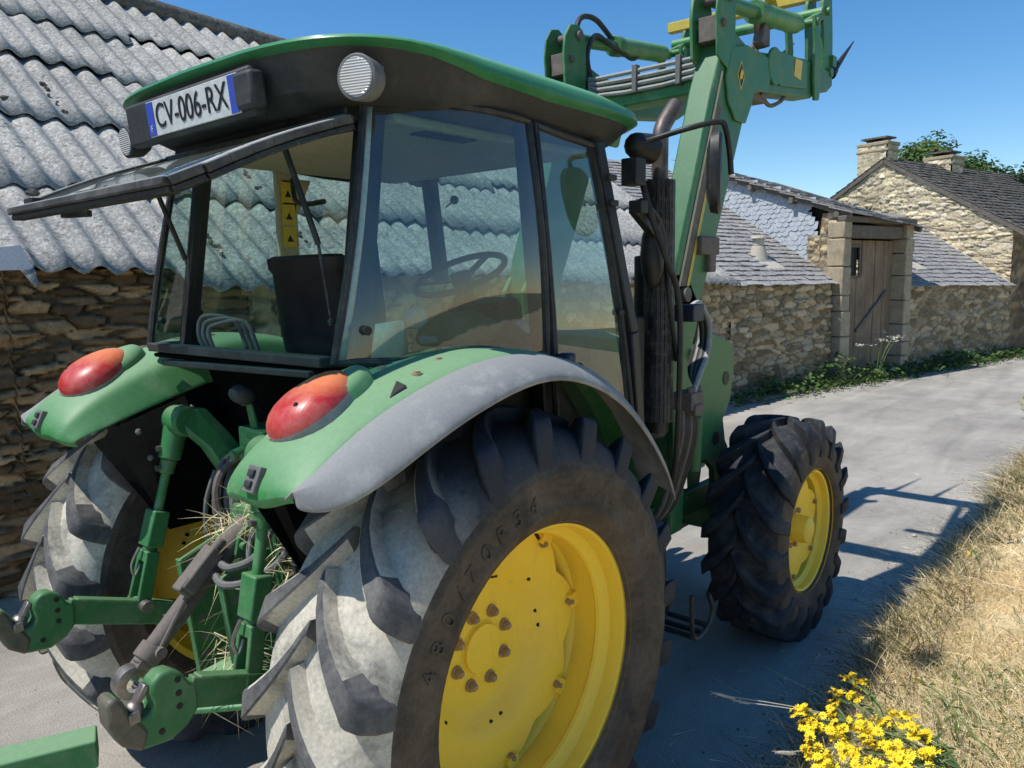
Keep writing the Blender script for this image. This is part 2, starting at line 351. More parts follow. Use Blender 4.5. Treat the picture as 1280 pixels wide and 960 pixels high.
def rear_wheel(mir):
    yc, zc = -.800, .7527; c = (0, 0, zc); sg = -1 if mir else 1
    rim = MB()
    bar_ = [(.455, -1.0), (.459, -.992), (.452, -.982), (.438, -.978), (.432, -.955), (.430, -.93), (.418, -.915), (.402, -.905), (.398, -.895), (.406, -.885), (.408, -.80), (.402, -.79), (.396, -.78), (.38, -.74), (.385, -.68), (.42, -.64), (.43, -.61), (.455, -.60)]
    rim.lathe(bar_, c, 72)
    rim.lathe([(r + .012, y) for r, y in bar_], c, 72)
    if mir: rim.mirror()
    root = rim.build('rear_wheel', M['yellow'], tractor, angle=30)
    # dished disc with a wavy edge
    d = MB(); n = 96; rings = []
    for r, y in ((.0, -.728), (.085, -.728), (.088, -.724), (.15, -.722), (.19, -.722), (.215, -.735), (.25, -.762), (.275, -.778), (.30, -.785), (.33, -.790), (1, -.797)):
        ring = []
        for k in range(n):
            t = 2 * PI * k / n; rr = r
            if r == 1:
                u = .5 + .5 * math.cos(8 * (t - .13)); rr = .352 + .047 * u ** .6
            ring.append((rr * math.cos(t), y, zc + rr * math.sin(t)))
        rings.append(ring)
    rings.append([(x * .995, y + .012, zc + (z - zc) * .995) for x, y, z in rings[-1]])
    d.loft(rings[1:], True, False); d.add(rings[1], [tuple(range(n))])
    for k in range(8):
        t = .13 + 2 * PI * k / 8
        d.box((.394 * math.cos(t), -.79, zc + .394 * math.sin(t)), (.05, .045, .05), Matrix.Rotation(-t, 3, 'Y'))
    if mir: d.mirror()
    d.build('wheel_disc', M['yellow'], root, angle=32)
    cap = MB(); cap.lathe([(.001, -.742), (.06, -.742), (.078, -.739), (.082, -.73), (.082, -.715)], c, 40)
    if mir: cap.mirror()
    cap.build('hub_cap', M['yellow'], root, angle=30)
    for k in range(8):
        t = .32 + 2 * PI * k / 8; b = MB(); p = (.118 * math.cos(t), zc + .118 * math.sin(t))
        b.cyl((p[0], -.721, p[1]), (p[0], -.731, p[1]), .021, n=16); b.cyl((p[0], -.731, p[1]), (p[0], -.748, p[1]), .0155, .014, n=6); b.ball((p[0], -.748, p[1]), (.011, .008, .011), 8)
        if mir: b.mirror()
        b.build('wheel_nut', M['bolt'], root)
        t = .13 + 2 * PI * k / 8; b = MB(); p = (.374 * math.cos(t), zc + .374 * math.sin(t))
        b.cyl((p[0], -.797, p[1]), (p[0], -.812, p[1]), .0145, n=6); b.cyl((p[0], -.812, p[1]), (p[0], -.82, p[1]), .008, n=8)
        if mir: b.mirror()
        b.build('rim_bolt', M['bolt'], root)
    vs_ = MB(); vs_.cyl((.10, -.86, zc + .40), (.085, -.90, zc + .372), .006, n=8)
    if mir: vs_.mirror()
    vs_.build('valve_stem', M['black'], root)
    hl = MB()
    for t, r in ((1.35, .235), (1.42, .235), (.75, .262), (.20, .245), (-.02, .25), (-1.35, .245), (-1.55, .245), (2.6, .24), (2.75, .24), (-2.5, .25)):
        p = (r * math.cos(t), -.752 - (r - .235) * .75, zc + r * math.sin(t)); hl.cyl(p, (p[0], p[1] + .01, p[2]), .0075, n=8)
    if mir: hl.mirror()
    hl.build('disc_hole', M['ink'], root)
    prof = [(.187, .446), (.208, .462), (.221, .492), (.226, .497), (.227, .505), (.224, .512), (.2285, .55), (.2305, .585), (.233, .608), (.233, .616), (.2285, .622), (.2265, .635), (.219, .655), (.206, .679), (.190, .698), (.165, .714), (.12, .726), (.06, .732), (0, .733)]
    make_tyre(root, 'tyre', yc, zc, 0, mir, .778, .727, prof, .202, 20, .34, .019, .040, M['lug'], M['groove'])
    lettering(root, '480/70R34', mir)
    return root
rear_wheel(False); rear_wheel(True)

def front_wheel(mir):
    xc, yc, zc = 2.287, -.80, .574; c = (xc, 0, zc)
    rim = MB()
    pr = [(.325, -.974), (.329, -.967), (.322, -.957), (.308, -.952), (.303, -.92), (.290, -.905), (.284, -.90), (.286, -.86), (.27, -.82), (.265, -.72), (.30, -.67), (.325, -.63)]
    rim.lathe(pr, c, 60); rim.lathe([(r + .01, y) for r, y in pr], c, 60)
    if mir: rim.mirror()
    root = rim.build('front_wheel', M['yellow'], tractor, angle=30)
    d = MB(); n = 80; rings = []
    for r, y in ((.07, -.868), (.11, -.868), (.13, -.873), (.17, -.885), (.20, -.889), (1, -.893), (1.01, -.883)):
        ring = []
        for k in range(n):
            t = 2 * PI * k / n; u = .5 + .5 * math.cos(6 * (t - .35)); rr = (.235 + .045 * u ** .6) * (.995 if r > 1 else 1) if r >= 1 else r
            ring.append((xc + rr * math.cos(t), y, zc + rr * math.sin(t)))
        rings.append(ring)
    d.loft(rings); d.add(rings[0], [tuple(range(n))])
    if mir: d.mirror()
    d.build('wheel_disc', M['yellow'], root, angle=32)
    h = MB(); h.lathe([(.001, -.965), (.055, -.965), (.068, -.955), (.072, -.93), (.075, -.868)], c, 32)
    if mir: h.mirror()
    h.build('hub_cap', M['yellow'], root)
    for k in range(8):
        t = 2 * PI * k / 8 + .2; b = MB(); p = (xc + .098 * math.cos(t), zc + .098 * math.sin(t)); b.cyl((p[0], -.866, p[1]), (p[0], -.888, p[1]), .014, n=6)
        if mir: b.mirror()
        b.build('wheel_nut', M['bolt'], root)
        if k < 6:
            t = .35 + 2 * PI * k / 6; b = MB(); p = (xc + .258 * math.cos(t), zc + .258 * math.sin(t)); b.cyl((p[0], -.893, p[1]), (p[0], -.91, p[1]), .013, n=6)
            if mir: b.mirror()
            b.build('rim_bolt', M['bolt'], root)
    prof = [(.155, .318), (.176, .335), (.19, .375), (.192, .43), (.187, .462), (.178, .487), (.162, .512), (.140, .529), (.10, .540), (.04, .547), (0, .548)]
    make_tyre(root, 'tyre', yc, zc, xc, mir, .590, .545, prof, .178, 18, .38, .017, .036, M['front_lug'], M['front_groove'])
front_wheel(False); front_wheel(True)

# ------------------------------------------------------------------ tractor: chassis and rear housing
T = tractor
b = MB()
b.box((.05, 0, .80), (.62, .46, .52)); b.box((.9, 0, .72), (1.2, .38, .46)); b.box((-.2, 0, 1.02), (.30, .36, .26)); b.box((1.85, 0, .84), (.9, .36, .46))
b.cyl((0, -.56, .7527), (0, .56, .7527), .13, n=20); b.cyl((0, -.70, .7527), (0, -.56, .7527), .16, .13, n=24); b.cyl((0, .56, .7527), (0, .70, .7527), .13, .16, n=24)
b.build('transmission_housing', M['green_dark'], T, bevel=.02)
b = MB(); b.cyl((2.287, -.62, .55), (2.287, .62, .55), .075, n=20); b.box((2.287, 0, .55), (.22, .5, .2)); b.box((2.287, -.66, .574), (.17, .12, .26)); b.box((2.287, .66, .574), (.17, .12, .26)); b.cyl((2.287, -.85, .574), (2.287, .85, .574), .10, n=20)
b.build('front_axle', M['green_dark'], T, bevel=.015)
# loader sub-frame beam along the chassis (seen between the wheels)
for s in (-1, 1):
    b = MB(); b.box((1.95, s * .40, .70), (1.5, .05, .13)); b.cyl((1.92, s * .36, .72), (1.92, s * .438, .72), .03, n=14)
    b.build('side_rail', M['green_dark'], T, bevel=.008)
# hood with nose and grille
b = MB(); rings = []
for x, zt, w in ((.98, 1.72, .36), (1.5, 1.66, .36), (2.0, 1.54, .31), (2.4, 1.38, .25), (2.62, 1.24, .21), (2.68, 1.1, .19)):
    rings.append([(x, -w, .98), (x, -w, zt - .16), (x, -w + .06, zt - .05), (x, -w * .45, zt), (x, w * .45, zt), (x, w - .06, zt - .05), (x, w, zt - .16), (x, w, .98)])
b.loft(rings, True, True); b.build('hood', M['green_pale'], T, angle=30, bevel=.01)
b = MB(); b.box((2.52, 0, .86), (.26, .40, .26)); b.build('front_weight', M['green_dark'], T, bevel=.03)
for s in (-1, 1):
    b = MB(); b.box((2.655, s * .11, 1.13), (.05, .10, .08)); b.build('headlight', M['lens'], T, bevel=.02)
b = MB(); 
for k in range(9): b.box((2.655, 0, .88 + k * .02), (.06, .34, .008))
b.build('grille', M['black'], T)
# fuel tank / step bracket
b = MB(); b.box((1.02, -.62, .70), (.40, .22, .34)); b.build('fuel_tank', M['black'], T, bevel=.05)
b = MB(); b.prism([(.82, -.70, 1.16), (.86, -.70, 1.16), (1.10, -.76, .42), (1.02, -.76, .36)], (0, .10, 0)); b.build('step_bracket', M['green'], T, bevel=.006)
b = MB(); 
for y in (-.92, -.72): b.tube([(1.05, y, .62), (1.06, y, .46), (1.10, y, .42), (1.20, y, .44), (1.24, y, .50), (1.2, y, .58)], .010, 8, 4)
for x, z in ((1.10, .42), (1.20, .44), (1.15, .425)): b.cyl((x, -.92, z), (x, -.72, z), .012, n=8)
b.build('step', M['black'], T)

# ------------------------------------------------------------------ fenders
def fender(mir):
    E = [(-.737, -.86, 1.428), (-.69, -.915, 1.420), (-.64, -.955, 1.44), (-0.533, -0.985, 1.493), (-0.388, -1.000, 1.566), (-0.145, -1.000, 1.636), (0.068, -1.000, 1.658), (0.315, -1.000, 1.583), (0.507, -1.000, 1.453), (0.699, -1.000, 1.251), (0.760, -1.000, 1.105)]
    F = [(-.742, -.85, 1.432), (-.70, -.858, 1.458), (-.64, -.86, 1.498), (-0.546, -0.860, 1.556), (-0.434, -0.865, 1.604), (-0.254, -0.870, 1.661), (-0.066, -0.875, 1.695), (0.188, -0.880, 1.685), (.48, -.88, 1.575), (.665, -.89, 1.365), (.755, -.90, 1.13)]
    n = len(E)
    G = [(-.752, -.70, 1.392), (-.728, -.70, 1.462), (-.66, -.70, 1.535), (-.54, -.70, 1.598), (-.42, -.70, 1.643), (-.25, -.70, 1.683), (-.02, -.71, 1.712), (.20, -.72, 1.690), (.46, -.73, 1.585), (.645, -.74, 1.375), (.735, -.75, 1.14)]
    H = [(-.735, -.55, 1.392), (-.705, -.545, 1.45), (-.63, -.54, 1.505), (-.52, -.535, 1.565), (-.40, -.53, 1.615), (-.25, -.53, 1.665), (-.02, -.53, 1.70), (.20, -.53, 1.68), (.45, -.53, 1.575), (.63, -.53, 1.37), (.72, -.53, 1.14)]
    K = [(-.70, -.50, 1.385), (-.665, -.49, 1.40), (-.595, -.48, 1.42), (-.49, -.475, 1.455), (-.38, -.47, 1.49), (-.24, -.47, 1.53), (-.02, -.47, 1.57), (.18, -.47, 1.55), (.42, -.47, 1.46), (.60, -.47, 1.28), (.69, -.47, 1.10)]
    def mid(a, b, t, up=0): return [tuple(lerp(p[i], q[i], t) + (up if i == 2 else 0) for i in range(3)) for p, q in zip(a, b)]
    g = MB(); rows = [F, mid(F, G, .35, .012), G, mid(G, H, .5, .012), H, mid(H, K, .25, -.004), K]
    lip = [(p[0] + .035, p[1] + (.02 if i == 0 else 0), p[2] - .02) for i, p in enumerate([r[0] for r in rows])]
    g.loft([[r[i] for r in rows] for i in range(n)], False)
    g.loft([lip, [r[0] for r in rows]], False)
    if mir: g.mirror()
    root = g.build('rear_fender', M['green_pale'], T, sub=2, solid=.008, angle=60)
    f = MB()
    Fo = [(p[0], p[1] + .004, p[2] + .006) for p in F]
    m1 = [tuple(lerp(p[i], q[i], .5) + (.022 if i == 2 else 0) for i in range(3)) for p, q in zip(Fo, E)]
    E2 = [(p[0], p[1], p[2] - .022) for p in E]
    Fi = [(p[0] + .004, p[1] + .05, p[2] - .018) for p in F]
    f.loft([[z_, a, b_, c_, d_] for z_, a, b_, c_, d_ in zip(Fi, Fo, m1, E, E2)], False)
    if mir: f.mirror()
    f.build('fender_flare', M['flare'], root, sub=2, solid=.012, angle=60)
    # dark inner liner plate between the fender and the cab
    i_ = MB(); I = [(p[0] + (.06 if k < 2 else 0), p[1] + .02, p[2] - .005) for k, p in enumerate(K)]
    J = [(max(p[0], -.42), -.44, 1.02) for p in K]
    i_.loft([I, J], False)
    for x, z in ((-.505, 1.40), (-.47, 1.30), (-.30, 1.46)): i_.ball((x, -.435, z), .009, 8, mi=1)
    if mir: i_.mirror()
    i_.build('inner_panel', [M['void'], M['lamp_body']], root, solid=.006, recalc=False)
    # tail light
    rot = Matrix.Rotation(math.radians(-28), 3, 'Y') @ Matrix.Rotation(math.radians(-8), 3, 'X')
    c = V((-.535, -.668, 1.592)); lens = MB(); bez = MB(); pts = []
    nn = 28
    def out(t, k=1.0):
        x = .135 * math.cos(t); y = .104 * math.sin(t) * (1 - .18 * math.cos(t))
        return x * k, y * k
    rings = []
    for j in range(8):
        a = j / 7 * PI / 2; rr = math.cos(a) ** .8 if j < 7 else .001; h = .070 * math.sin(a) ** .9
        rings.append([tuple(c + rot @ V((out(2 * PI * k / nn, rr)[0], out(2 * PI * k / nn, rr)[1], h))) for k in range(nn)])
    base = [tuple(c + rot @ V((*out(2 * PI * k / nn), -.05))) for k in range(nn)]
    lens.loft([base] + rings, True, False)
    bz = [[tuple(c + rot @ V((*out(2 * PI * k / nn, kk), hh))) for k in range(nn)] for kk, hh in ((1.0, -.05), (1.025, -.05), (1.03, .0), (1.02, .007), (1.0, .004))]
    bez.loft(bz, True, False)
    hole = MB(); hp = c + rot @ V((-.062, -.052, .056)); hole.ball(hp, .0075, 8)
    # green collar behind the light where it is sunk in the fender
    if mir: lens.mirror(); bez.mirror(); hole.mirror()
    lo = lens.build('tail_light', M['tail'], root, angle=70)
    bez.build('light_bezel', M['frame_grey'], lo, angle=50); hole.build('lens_hole', M['red_dark'], lo)
    cr = MB(); rr2 = []
    for kk, hh in ((.86, -.02), (.84, .015), (.72, .034), (.45, .044), (.0, .047)):
        rr2.append([tuple(c + rot @ V((out(2 * PI * k / nn, kk)[0] * 1.0 + .075, out(2 * PI * k / nn, kk)[1], hh - .012))) for k in range(nn)])
    cr.loft(rr2)
    if mir: cr.mirror()
    cr.build('light_housing', M['green_pale'], root, angle=60)
    for bx, by in ((-.30, -.66), (-.18, -.76), (-.08, -.66), (-.30, -.80)):
        bb = MB(); zz = interp([(p[0], p[2]) for p in G], bx) + .004 - abs(by + .70) * .08; bb.cyl((bx, by, zz - .006), (bx, by, zz + .007), .010, n=6); bb.cyl((bx, by, zz - .006), (bx, by, zz + .002), .016, n=14)
        if mir: bb.mirror()
        bb.build('fender_bolt', M['bolt'], root)
    # switch panel
    sp = MB(); cc = V((-.731, -.690, 1.452)); r2 = Matrix.Rotation(math.radians(24), 3, 'Y')
    sp.box(cc, (.02, .05, .066), r2); sp.box(cc + r2 @ V((-.012, 0, .014)), (.012, .024, .018), r2, 1); sp.box(cc + r2 @ V((-.012, 0, -.013)), (.012, .024, .018), r2, 1)
    if mir: sp.mirror()
    sp.build('switch_panel', [M['lamp_body'], M['plastic']], root, bevel=.003)
    if not mir:
        k = MB(); q = V((-0.398, -0.815, 1.606)); k.prism([q + V((-.03, -.03, -.012)), q + V((.03, -.03, .012)), q + V((.03, .01, .022))], (0, .012, .03)); k.cyl(q + V((.004, -.02, .0)), q + V((0, -.04, .005)), .007, n=10)
        k.build('fender_socket', M['black'], root, bevel=.003)
    return root
fender(False); fender(True)

# ------------------------------------------------------------------ cab
def roof_ring(x0, x1, w, z, bulge=.06, n=64, tilt=0, p=5.0, dip=0):
    R = []; cx = (x0 + x1) / 2; a = (x1 - x0) / 2
    for k in range(n):
        t = 2 * PI * k / n; ct, st = math.cos(t), math.sin(t)
        x = cx + a * math.copysign(abs(ct) ** (2 / p), ct); y = w * math.copysign(abs(st) ** (2 / p), st)
        if ct < 0: x -= bulge * (1 - (y / w) ** 2)
        zz = z + tilt * (x - cx)
        if dip: q = min(max((.20 - x) / .45, 0), 1); zz += dip * q * q * (3 - 2 * q)
        R.append((x, y, zz))
    return R
g = MB(); g.loft([roof_ring(-.39, 1.09, .745, 2.476, tilt=-.004, dip=.052), roof_ring(-.415, 1.12, .768, 2.496, tilt=-.006, dip=.042), roof_ring(-.412, 1.11, .764, 2.526, tilt=-.010, dip=.018), roof_ring(-.36, 1.0, .715, 2.561, tilt=-.012), roof_ring(-.26, .88, .59, 2.580, tilt=-.012), roof_ring(-.1, .7, .4, 2.597), roof_ring(.1, .5, .15, 2.60)], True, True)
cab_roof = g.build('cab_roof', M['green_roof'], T, angle=50)
g = MB(); g.loft([roof_ring(-.22, .96, .62, 2.405), roof_ring(-.28, 1.0, .66, 2.405), roof_ring(-.345, 1.03, .70, 2.43, tilt=-.01), roof_ring(-.385, 1.085, .742, 2.480, tilt=-.004, dip=.052)], True, True)
g.build('roof_fascia', M['plastic'], cab_roof, angle=40)
g = MB(); g.box((.36, 0, 2.385), (.98, 1.12, .03)); g.build('headliner', M['cream'], T, bevel=.01)
# number plate on its holder
g = MB(); P0 = V((-.455, .375, 2.440)); P1 = V((-.44, -.25, 2.446))
pd = (P1 - P0).normalized(); pn = V((-1, 0, -.10)); pn = (pn - pd * pn.dot(pd)).normalized(); pu = -pn.cross(pd); pu = pu if pu.z > 0 else -pu
pc = (P0 + P1) / 2 + pn * .012
rot = Matrix((pd, pu, pn)).transposed()
g.box(pc + pd * .03 + pn * -.02, (.73, .135, .05), rot); g.box(pc + pd * .385 + pn * .0, (.09, .10, .05), rot); holder = g.build('plate_holder', M['plastic'], T, bevel=.012)
plc = pc + pd * .085 + pn * .009
g = MB(); g.box(plc, (.52, .108, .006), rot); plate = g.build('number_plate', M['white_plate'], T, bevel=.002)
for k in (-1, 1): g = MB(); g.box(plc + pn * .0042 + pd * .238 * k, (.040, .102, .002), rot); g.build('plate_band', M['plate_blue'], plate)
vs, fs = text_mesh('CV-006-RX', .104, .001); g = MB(); w = max(v.x for v in vs) - min(v.x for v in vs); k = .41 / w
g.add([plc + pn * (.0046 + v.z) + pd * v.x * k + pu * v.y for v in vs], fs); g.build('plate_lettering', M['ink'], plate, recalc=False)
vs, fs = text_mesh('F', .03, .0005); g = MB(); g.add([plc + pn * (.0058 + v.z) - pd * (.238 - v.x) + pu * (v.y - .03) for v in vs], fs); g.build('plate_lettering', M['white_plate'], plate, recalc=False)

def work_light(c, d, r, body='lamp_body'):
    c = V(c); d = V(d).normalized(); g = MB()
    g.cyl(c, c - d * .055, r, r * .92, 28); g.cyl(c - d * .055, c - d * .085, r * .92, r * .55, 28); g.cyl(c - d * .06, c - d * .07 + V((.05, 0, .06)), .016, n=10)
    ring = MB(); o = g.build('work_light', M[body], T, bevel=.004)
    ring.cyl(c, c + d * .004, r * .86, r * .80, 28); ring.build('lens', M['lens'], o, bevel=.003)
    return o
work_light((-0.348, -0.660, 2.441), (-1, -.32, -.05), .060); work_light(((-0.348, -0.660, 2.441)[0] - .02, .655, (-0.348, -0.660, 2.441)[2] - .005), (-1, .05, -.12), .058, 'plastic')
work_light((1.09, .64, 2.44), (1, .1, -.05), .06); 
g = MB(); hp = V((1.003, -0.680, 2.418)); g.cyl(hp, hp + V((.09, -.01, -.005)), .05, .06, 20); g.ball(hp, (.04, .05, .05), 12); g.build('work_light', M['black'], T)

# posts
def post(name, pts, w, d, mat, par=T, bev=.006):
    g = MB()
    for p, q in zip(pts, pts[1:]): g.bar(p, q, w, d, up=(1, 0, 0))
    return g.build(name, mat, par, bevel=bev)
Cb, Ct = (-.385, .555, 1.69), (-.225, .535, 2.41)
Bb, Bt = (.325, .752, 1.66), (.308, .70, 2.41)
Ab, Am, At = (.93, .74, 1.15), (.865, .735, 1.70), (.735, .665, 2.40)
for s in (-1, 1):
    post('rear_pillar', [(x, s * y, z) for x, y, z in ((-.265, .505, 1.67), (-.15, .49, 2.41))], .055, .05, M['black'])
    post('door_pillar', [(x, s * (y - .02), z) for x, y, z in ((.34, .75, 1.1), Bb, Bt)], .05, .05, M['black'])
    post('front_pillar', [(x, s * y, z) for x, y, z in (Ab, Am, At)], .06, .05, M['black'])
    # curved side window with black edge seal
    g = MB(); rows = []
    for j in range(9):
        v = j / 8; row = []
        for i in range(13):
            u = i / 12; c_ = V(Cb).lerp(V(Ct), v); b_ = V(Bb).lerp(V(Bt), v); p = c_.lerp(b_, u)
            p.y += .055 * math.sin(PI * u) ** .8 * (1) + .02 * math.sin(PI * v); row.append((p.x, s * p.y, p.z + (.012 * math.sin(PI * u) if v > .5 else -.0)))
        rows.append(row)
    g.loft(rows, False); sg = g.build('side_window', M['glass'], T, angle=80)
    e = MB(); edge = [rows[0][i] for i in range(13)] + [rows[j][12] for j in range(1, 9)] + [rows[8][i] for i in range(11, -1, -1)] + [rows[j][0] for j in range(7, 0, -1)]
    e.tube(edge, .013, 8, 0, closed=True); e.build('window_seal', M['black'], sg)
    e = MB(); lo_, hi_ = [rows[j][0] for j in range(9)], [rows[j][1] for j in range(9)]
    e.loft([[(x, y + s * .002, z) for x, y, z in lo_], [(lerp(a[0], b_[0], .45), lerp(a[1], b_[1], .45) + s * .002, a[2]) for a, b_ in zip(lo_, hi_)]], False)
    e.build('window_sheen_band', M['glass_edge'], sg, solid=.004)  # reflection on the edge-on glass, painted as a pale opaque strip
    k = MB(); q = V(rows[1][1]); k.cyl(q, q + V((-.01, s * .03, 0)), .014, n=12); k.build('window_latch', M['black'], sg)
    # door: frame, glass, handle
    g = MB(); rows = []
    top = [(lerp(.345, At[0] - .01, u), .70 + .0 * u - .03 * u, 2.405 - .02 * u) for u in (0, .5, 1)]
    bb = [(.37, .765, 1.20), (.63, .765, 1.16), (.90, .745, 1.16)]
    for j in range(7):
        v = j / 6; rows.append([(lerp(b_[0], t_[0], v ** 1.1 if k_ == 2 else v), s * (lerp(b_[1], t_[1], v) + .018 * math.sin(PI * v)), lerp(b_[2], t_[2], v)) for k_, (b_, t_) in enumerate(zip(bb, top))])
    g.loft(rows, False); dg = g.build('door', M['glass'], T, angle=80)
    e = MB(); edge = [rows[0][i] for i in range(3)] + [rows[j][2] for j in range(1, 7)] + [rows[6][i] for i in (1, 0)] + [rows[j][0] for j in range(5, 0, -1)]
    e.tube(edge, .015, 8, 0, closed=True); e.build('door_frame', M['black'], dg)
    e = MB(); e.box((.40, s * .795, 1.60), (.12, .03, .05)); e.box((.37, s * .80, 1.62), (.05, .05, .09)); e.build('door_handle', M['blue_box'], dg, bevel=.01)
    for z_ in (1.78, 2.18, 2.27): e = MB(); e.box((lerp(.9, .735, (z_ - 1.2) / 1.2) - .01, s * .735, z_), (.05, .02, .022)); e.build('door_hinge', M['black'], dg, bevel=.004)
# windscreen
g = MB(); g.loft([[(.90, -.70, 1.72), (.97, 0, 1.72), (.90, .70, 1.72)], [(.75, -.64, 2.39), (.80, 0, 2.39), (.75, .64, 2.39)]], False); g.build('windscreen', M['glass_clear'], T, angle=80)
# cab floor, sill and rear wall below the window
g = MB(); g.box((.30, 0, 1.17), (1.1, 1.0, .06)); g.box((.2, -.62, 1.40), (.95, .14, .5)); g.box((.2, .62, 1.40), (.95, .14, .5)); g.build('cab_floor', M['black'], T, bevel=.01)
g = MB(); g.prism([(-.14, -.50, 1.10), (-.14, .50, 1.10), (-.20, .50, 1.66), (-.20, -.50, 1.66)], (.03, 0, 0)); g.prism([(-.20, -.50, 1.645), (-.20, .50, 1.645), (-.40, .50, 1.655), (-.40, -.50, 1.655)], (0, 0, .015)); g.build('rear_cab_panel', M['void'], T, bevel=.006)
g = MB(); g.bar((-.385, -.52, 1.69), (-.385, .52, 1.69), .05, .03); g.bar((-.40, -.48, 1.655), (-.40, .40, 1.64), .04, .02); g.build('rear_sill', M['plastic'], T, bevel=.005)
g = MB(); g.bar((-.235, -.50, 2.395), (-.235, .50, 2.395), .05, .05); g.build('rear_header', M['black'], T, bevel=.006)
for s in (-1, 1):
    g = MB(); g.bar((-.29, s * .475, 1.68), (-.18, s * .465, 2.38), .03, .03, up=(1, 0, 0)); g.build('rear_window_jamb', M['black'], T, bevel=.004)
# open rear window, hinged at the top
g = MB(); hz, fr = V((-.27, 0, 2.365)), V((-.795, 0, 2.155)); rows = []; rowst = []
dd = (fr - hz); nn_ = V((-dd.z, 0, dd.x)).normalized(); nn_ = nn_ if nn_.z > 0 else -nn_
for j in range(9):
    v = j / 8; p = hz + dd * v + nn_ * (.012 * math.sin(PI * v)); w = lerp(.52, .56, v) - (.0 if v < .9 else (v - .9) * .4)
    rows.append([(p.x, y * w, p.z) for y in (-1, -.5, 0, .5, 1)])
g.loft(rows, False); rw = g.build('rear_window', M['glass'], T, angle=80, solid=.006)
e = MB(); edge = [r[0] for r in rows] + [rows[-1][i] for i in (1, 2, 3)] + [r[4] for r in rows[::-1]] + [rows[0][i] for i in (3, 2, 1)]
pe = []
for i, p in enumerate(edge):
    a, b_ = V(p), V(edge[(i + 1) % len(edge)])
    e.bar(a, a + (b_ - a) * 1.02, .042, .024)
e.build('window_frame', M['lift_frame'], rw, bevel=.005)
e = MB()
for i, p in enumerate(edge):
    a, b_ = V(p) - nn_ * .022, V(edge[(i + 1) % len(edge)]) - nn_ * .022; e.bar(a, a + (b_ - a) * 1.02, .036, .016)
e.build('window_gasket', M['black'], rw, bevel=.003)
e = MB(); q = V((-.66, .50, 2.175)); e.box(q, (.04, .05, .03)); e.bar(q + V((-.0, -.0, -.025)), q + V((.02, -.16, -.03)), .02, .022); e.build('window_handle', M['black'], rw, bevel=.004)
e = MB(); q = V((-.78, .40, 2.18)); e.box(q, (.03, .07, .016)); e.build('window_catch', M['black'], rw, bevel=.003)
for s, a, b_ in ((1, (-0.342, 0.500, 2.252), (-0.251, 0.500, 2.004)), (-1, (-.40, -.40, 2.285), (-.355, -.47, 2.02))):
    e_ = V((-0.210, 0.500, 1.809)) if s > 0 else V((-.345, -.50, 1.80))
    g = MB(); g.cyl(a, b_, .009, n=10); g.cyl(b_, e_, .0045, n=8); g.ball(e_, .013, 8); g.build('gas_strut', M['black'], T)
# interior
g = MB(); rings = []
for z, hw, x0, dp in ((1.42, .15, -.03, .09), (1.55, .165, -.06, .10), (1.75, .185, -.085, .10), (1.945, .20, -.10, .09), (1.96, .21, -.105, .105), (1.995, .21, -.11, .105), (2.005, .19, -.105, .08)):
    rings.append([(x0 + dp * math.cos(t) * .5, -.05 + hw * math.copysign(abs(math.sin(t)) ** .6, math.sin(t)), z) for t in [2 * PI * k / 20 for k in range(20)]])
g.loft(rings, True, True); st = g.build('seat', M['seat'], T, angle=45)
g = MB(); g.box((.14, .03, 1.42), (.46, .46, .12)); g.build('seat_cushion', M['seat'], st, bevel=.04); g = MB(); g.box((.12, .03, 1.28), (.3, .3, .2)); g.build('seat_base', M['black'], st, bevel=.02)
g = MB(); cc = V((.70, 0, 1.935)); tl = Matrix.Rotation(math.radians(-25), 3, 'Y')
g.tube([cc + tl @ V((.20 * math.cos(t), .20 * math.sin(t), 0)) for t in [2 * PI * k / 28 for k in range(28)]], .014, 8, 0, closed=True)
sw = g.build('steering_wheel', M['black'], T)
g = MB()
for t in (0, 2.1, 4.2): g.bar(cc + tl @ V((0, 0, -.03)), cc + tl @ V((.195 * math.cos(t), .195 * math.sin(t), 0)), .03, .012)
g.cyl(cc + tl @ V((0, 0, -.05)), cc + tl @ V((0, 0, 0)), .045, n=16); g.build('wheel_spoke', M['black'], sw)
g = MB(); g.prism([(.70, -.16, 1.2), (.76, -.16, 1.80), (.92, -.16, 1.84), (.94, -.16, 1.2)], (0, .32, 0)); g.cyl((.78, 0, 1.75), cc - V((0, 0, .04)), .04, n=14); g.build('dashboard', M['plastic'], T, bevel=.03)
g = MB(); g.prism([(-.1, -.55, 1.5), (.55, -.55, 1.5), (.62, -.55, 1.62), (.5, -.55, 1.70), (-.15, -.55, 1.66)], (0, .2, 0)); g.build('side_console', M['plastic'], T, bevel=.02)
for x, h in ((.2, .16), (.3, .12), (.4, .14)):
    g = MB(); g.cyl((x, -.45, 1.68), (x + .02, -.45, 1.68 + h), .006, n=8); g.ball((x + .02, -.45, 1.68 + h), .018, 10); g.build('control_lever', M['black'], T)
for k in range(3):
    y = .30 - k * .035; g = MB(); g.tube([(-.30, y, 1.66), (-.31, y + .03, 1.74), (-.29, y + .02, 1.80 - .015 * k), (-.22, y - .06, 1.78), (-.2, y - .10, 1.68)], .008, 8); g.build('control_lever', M['lamp_body'], T)
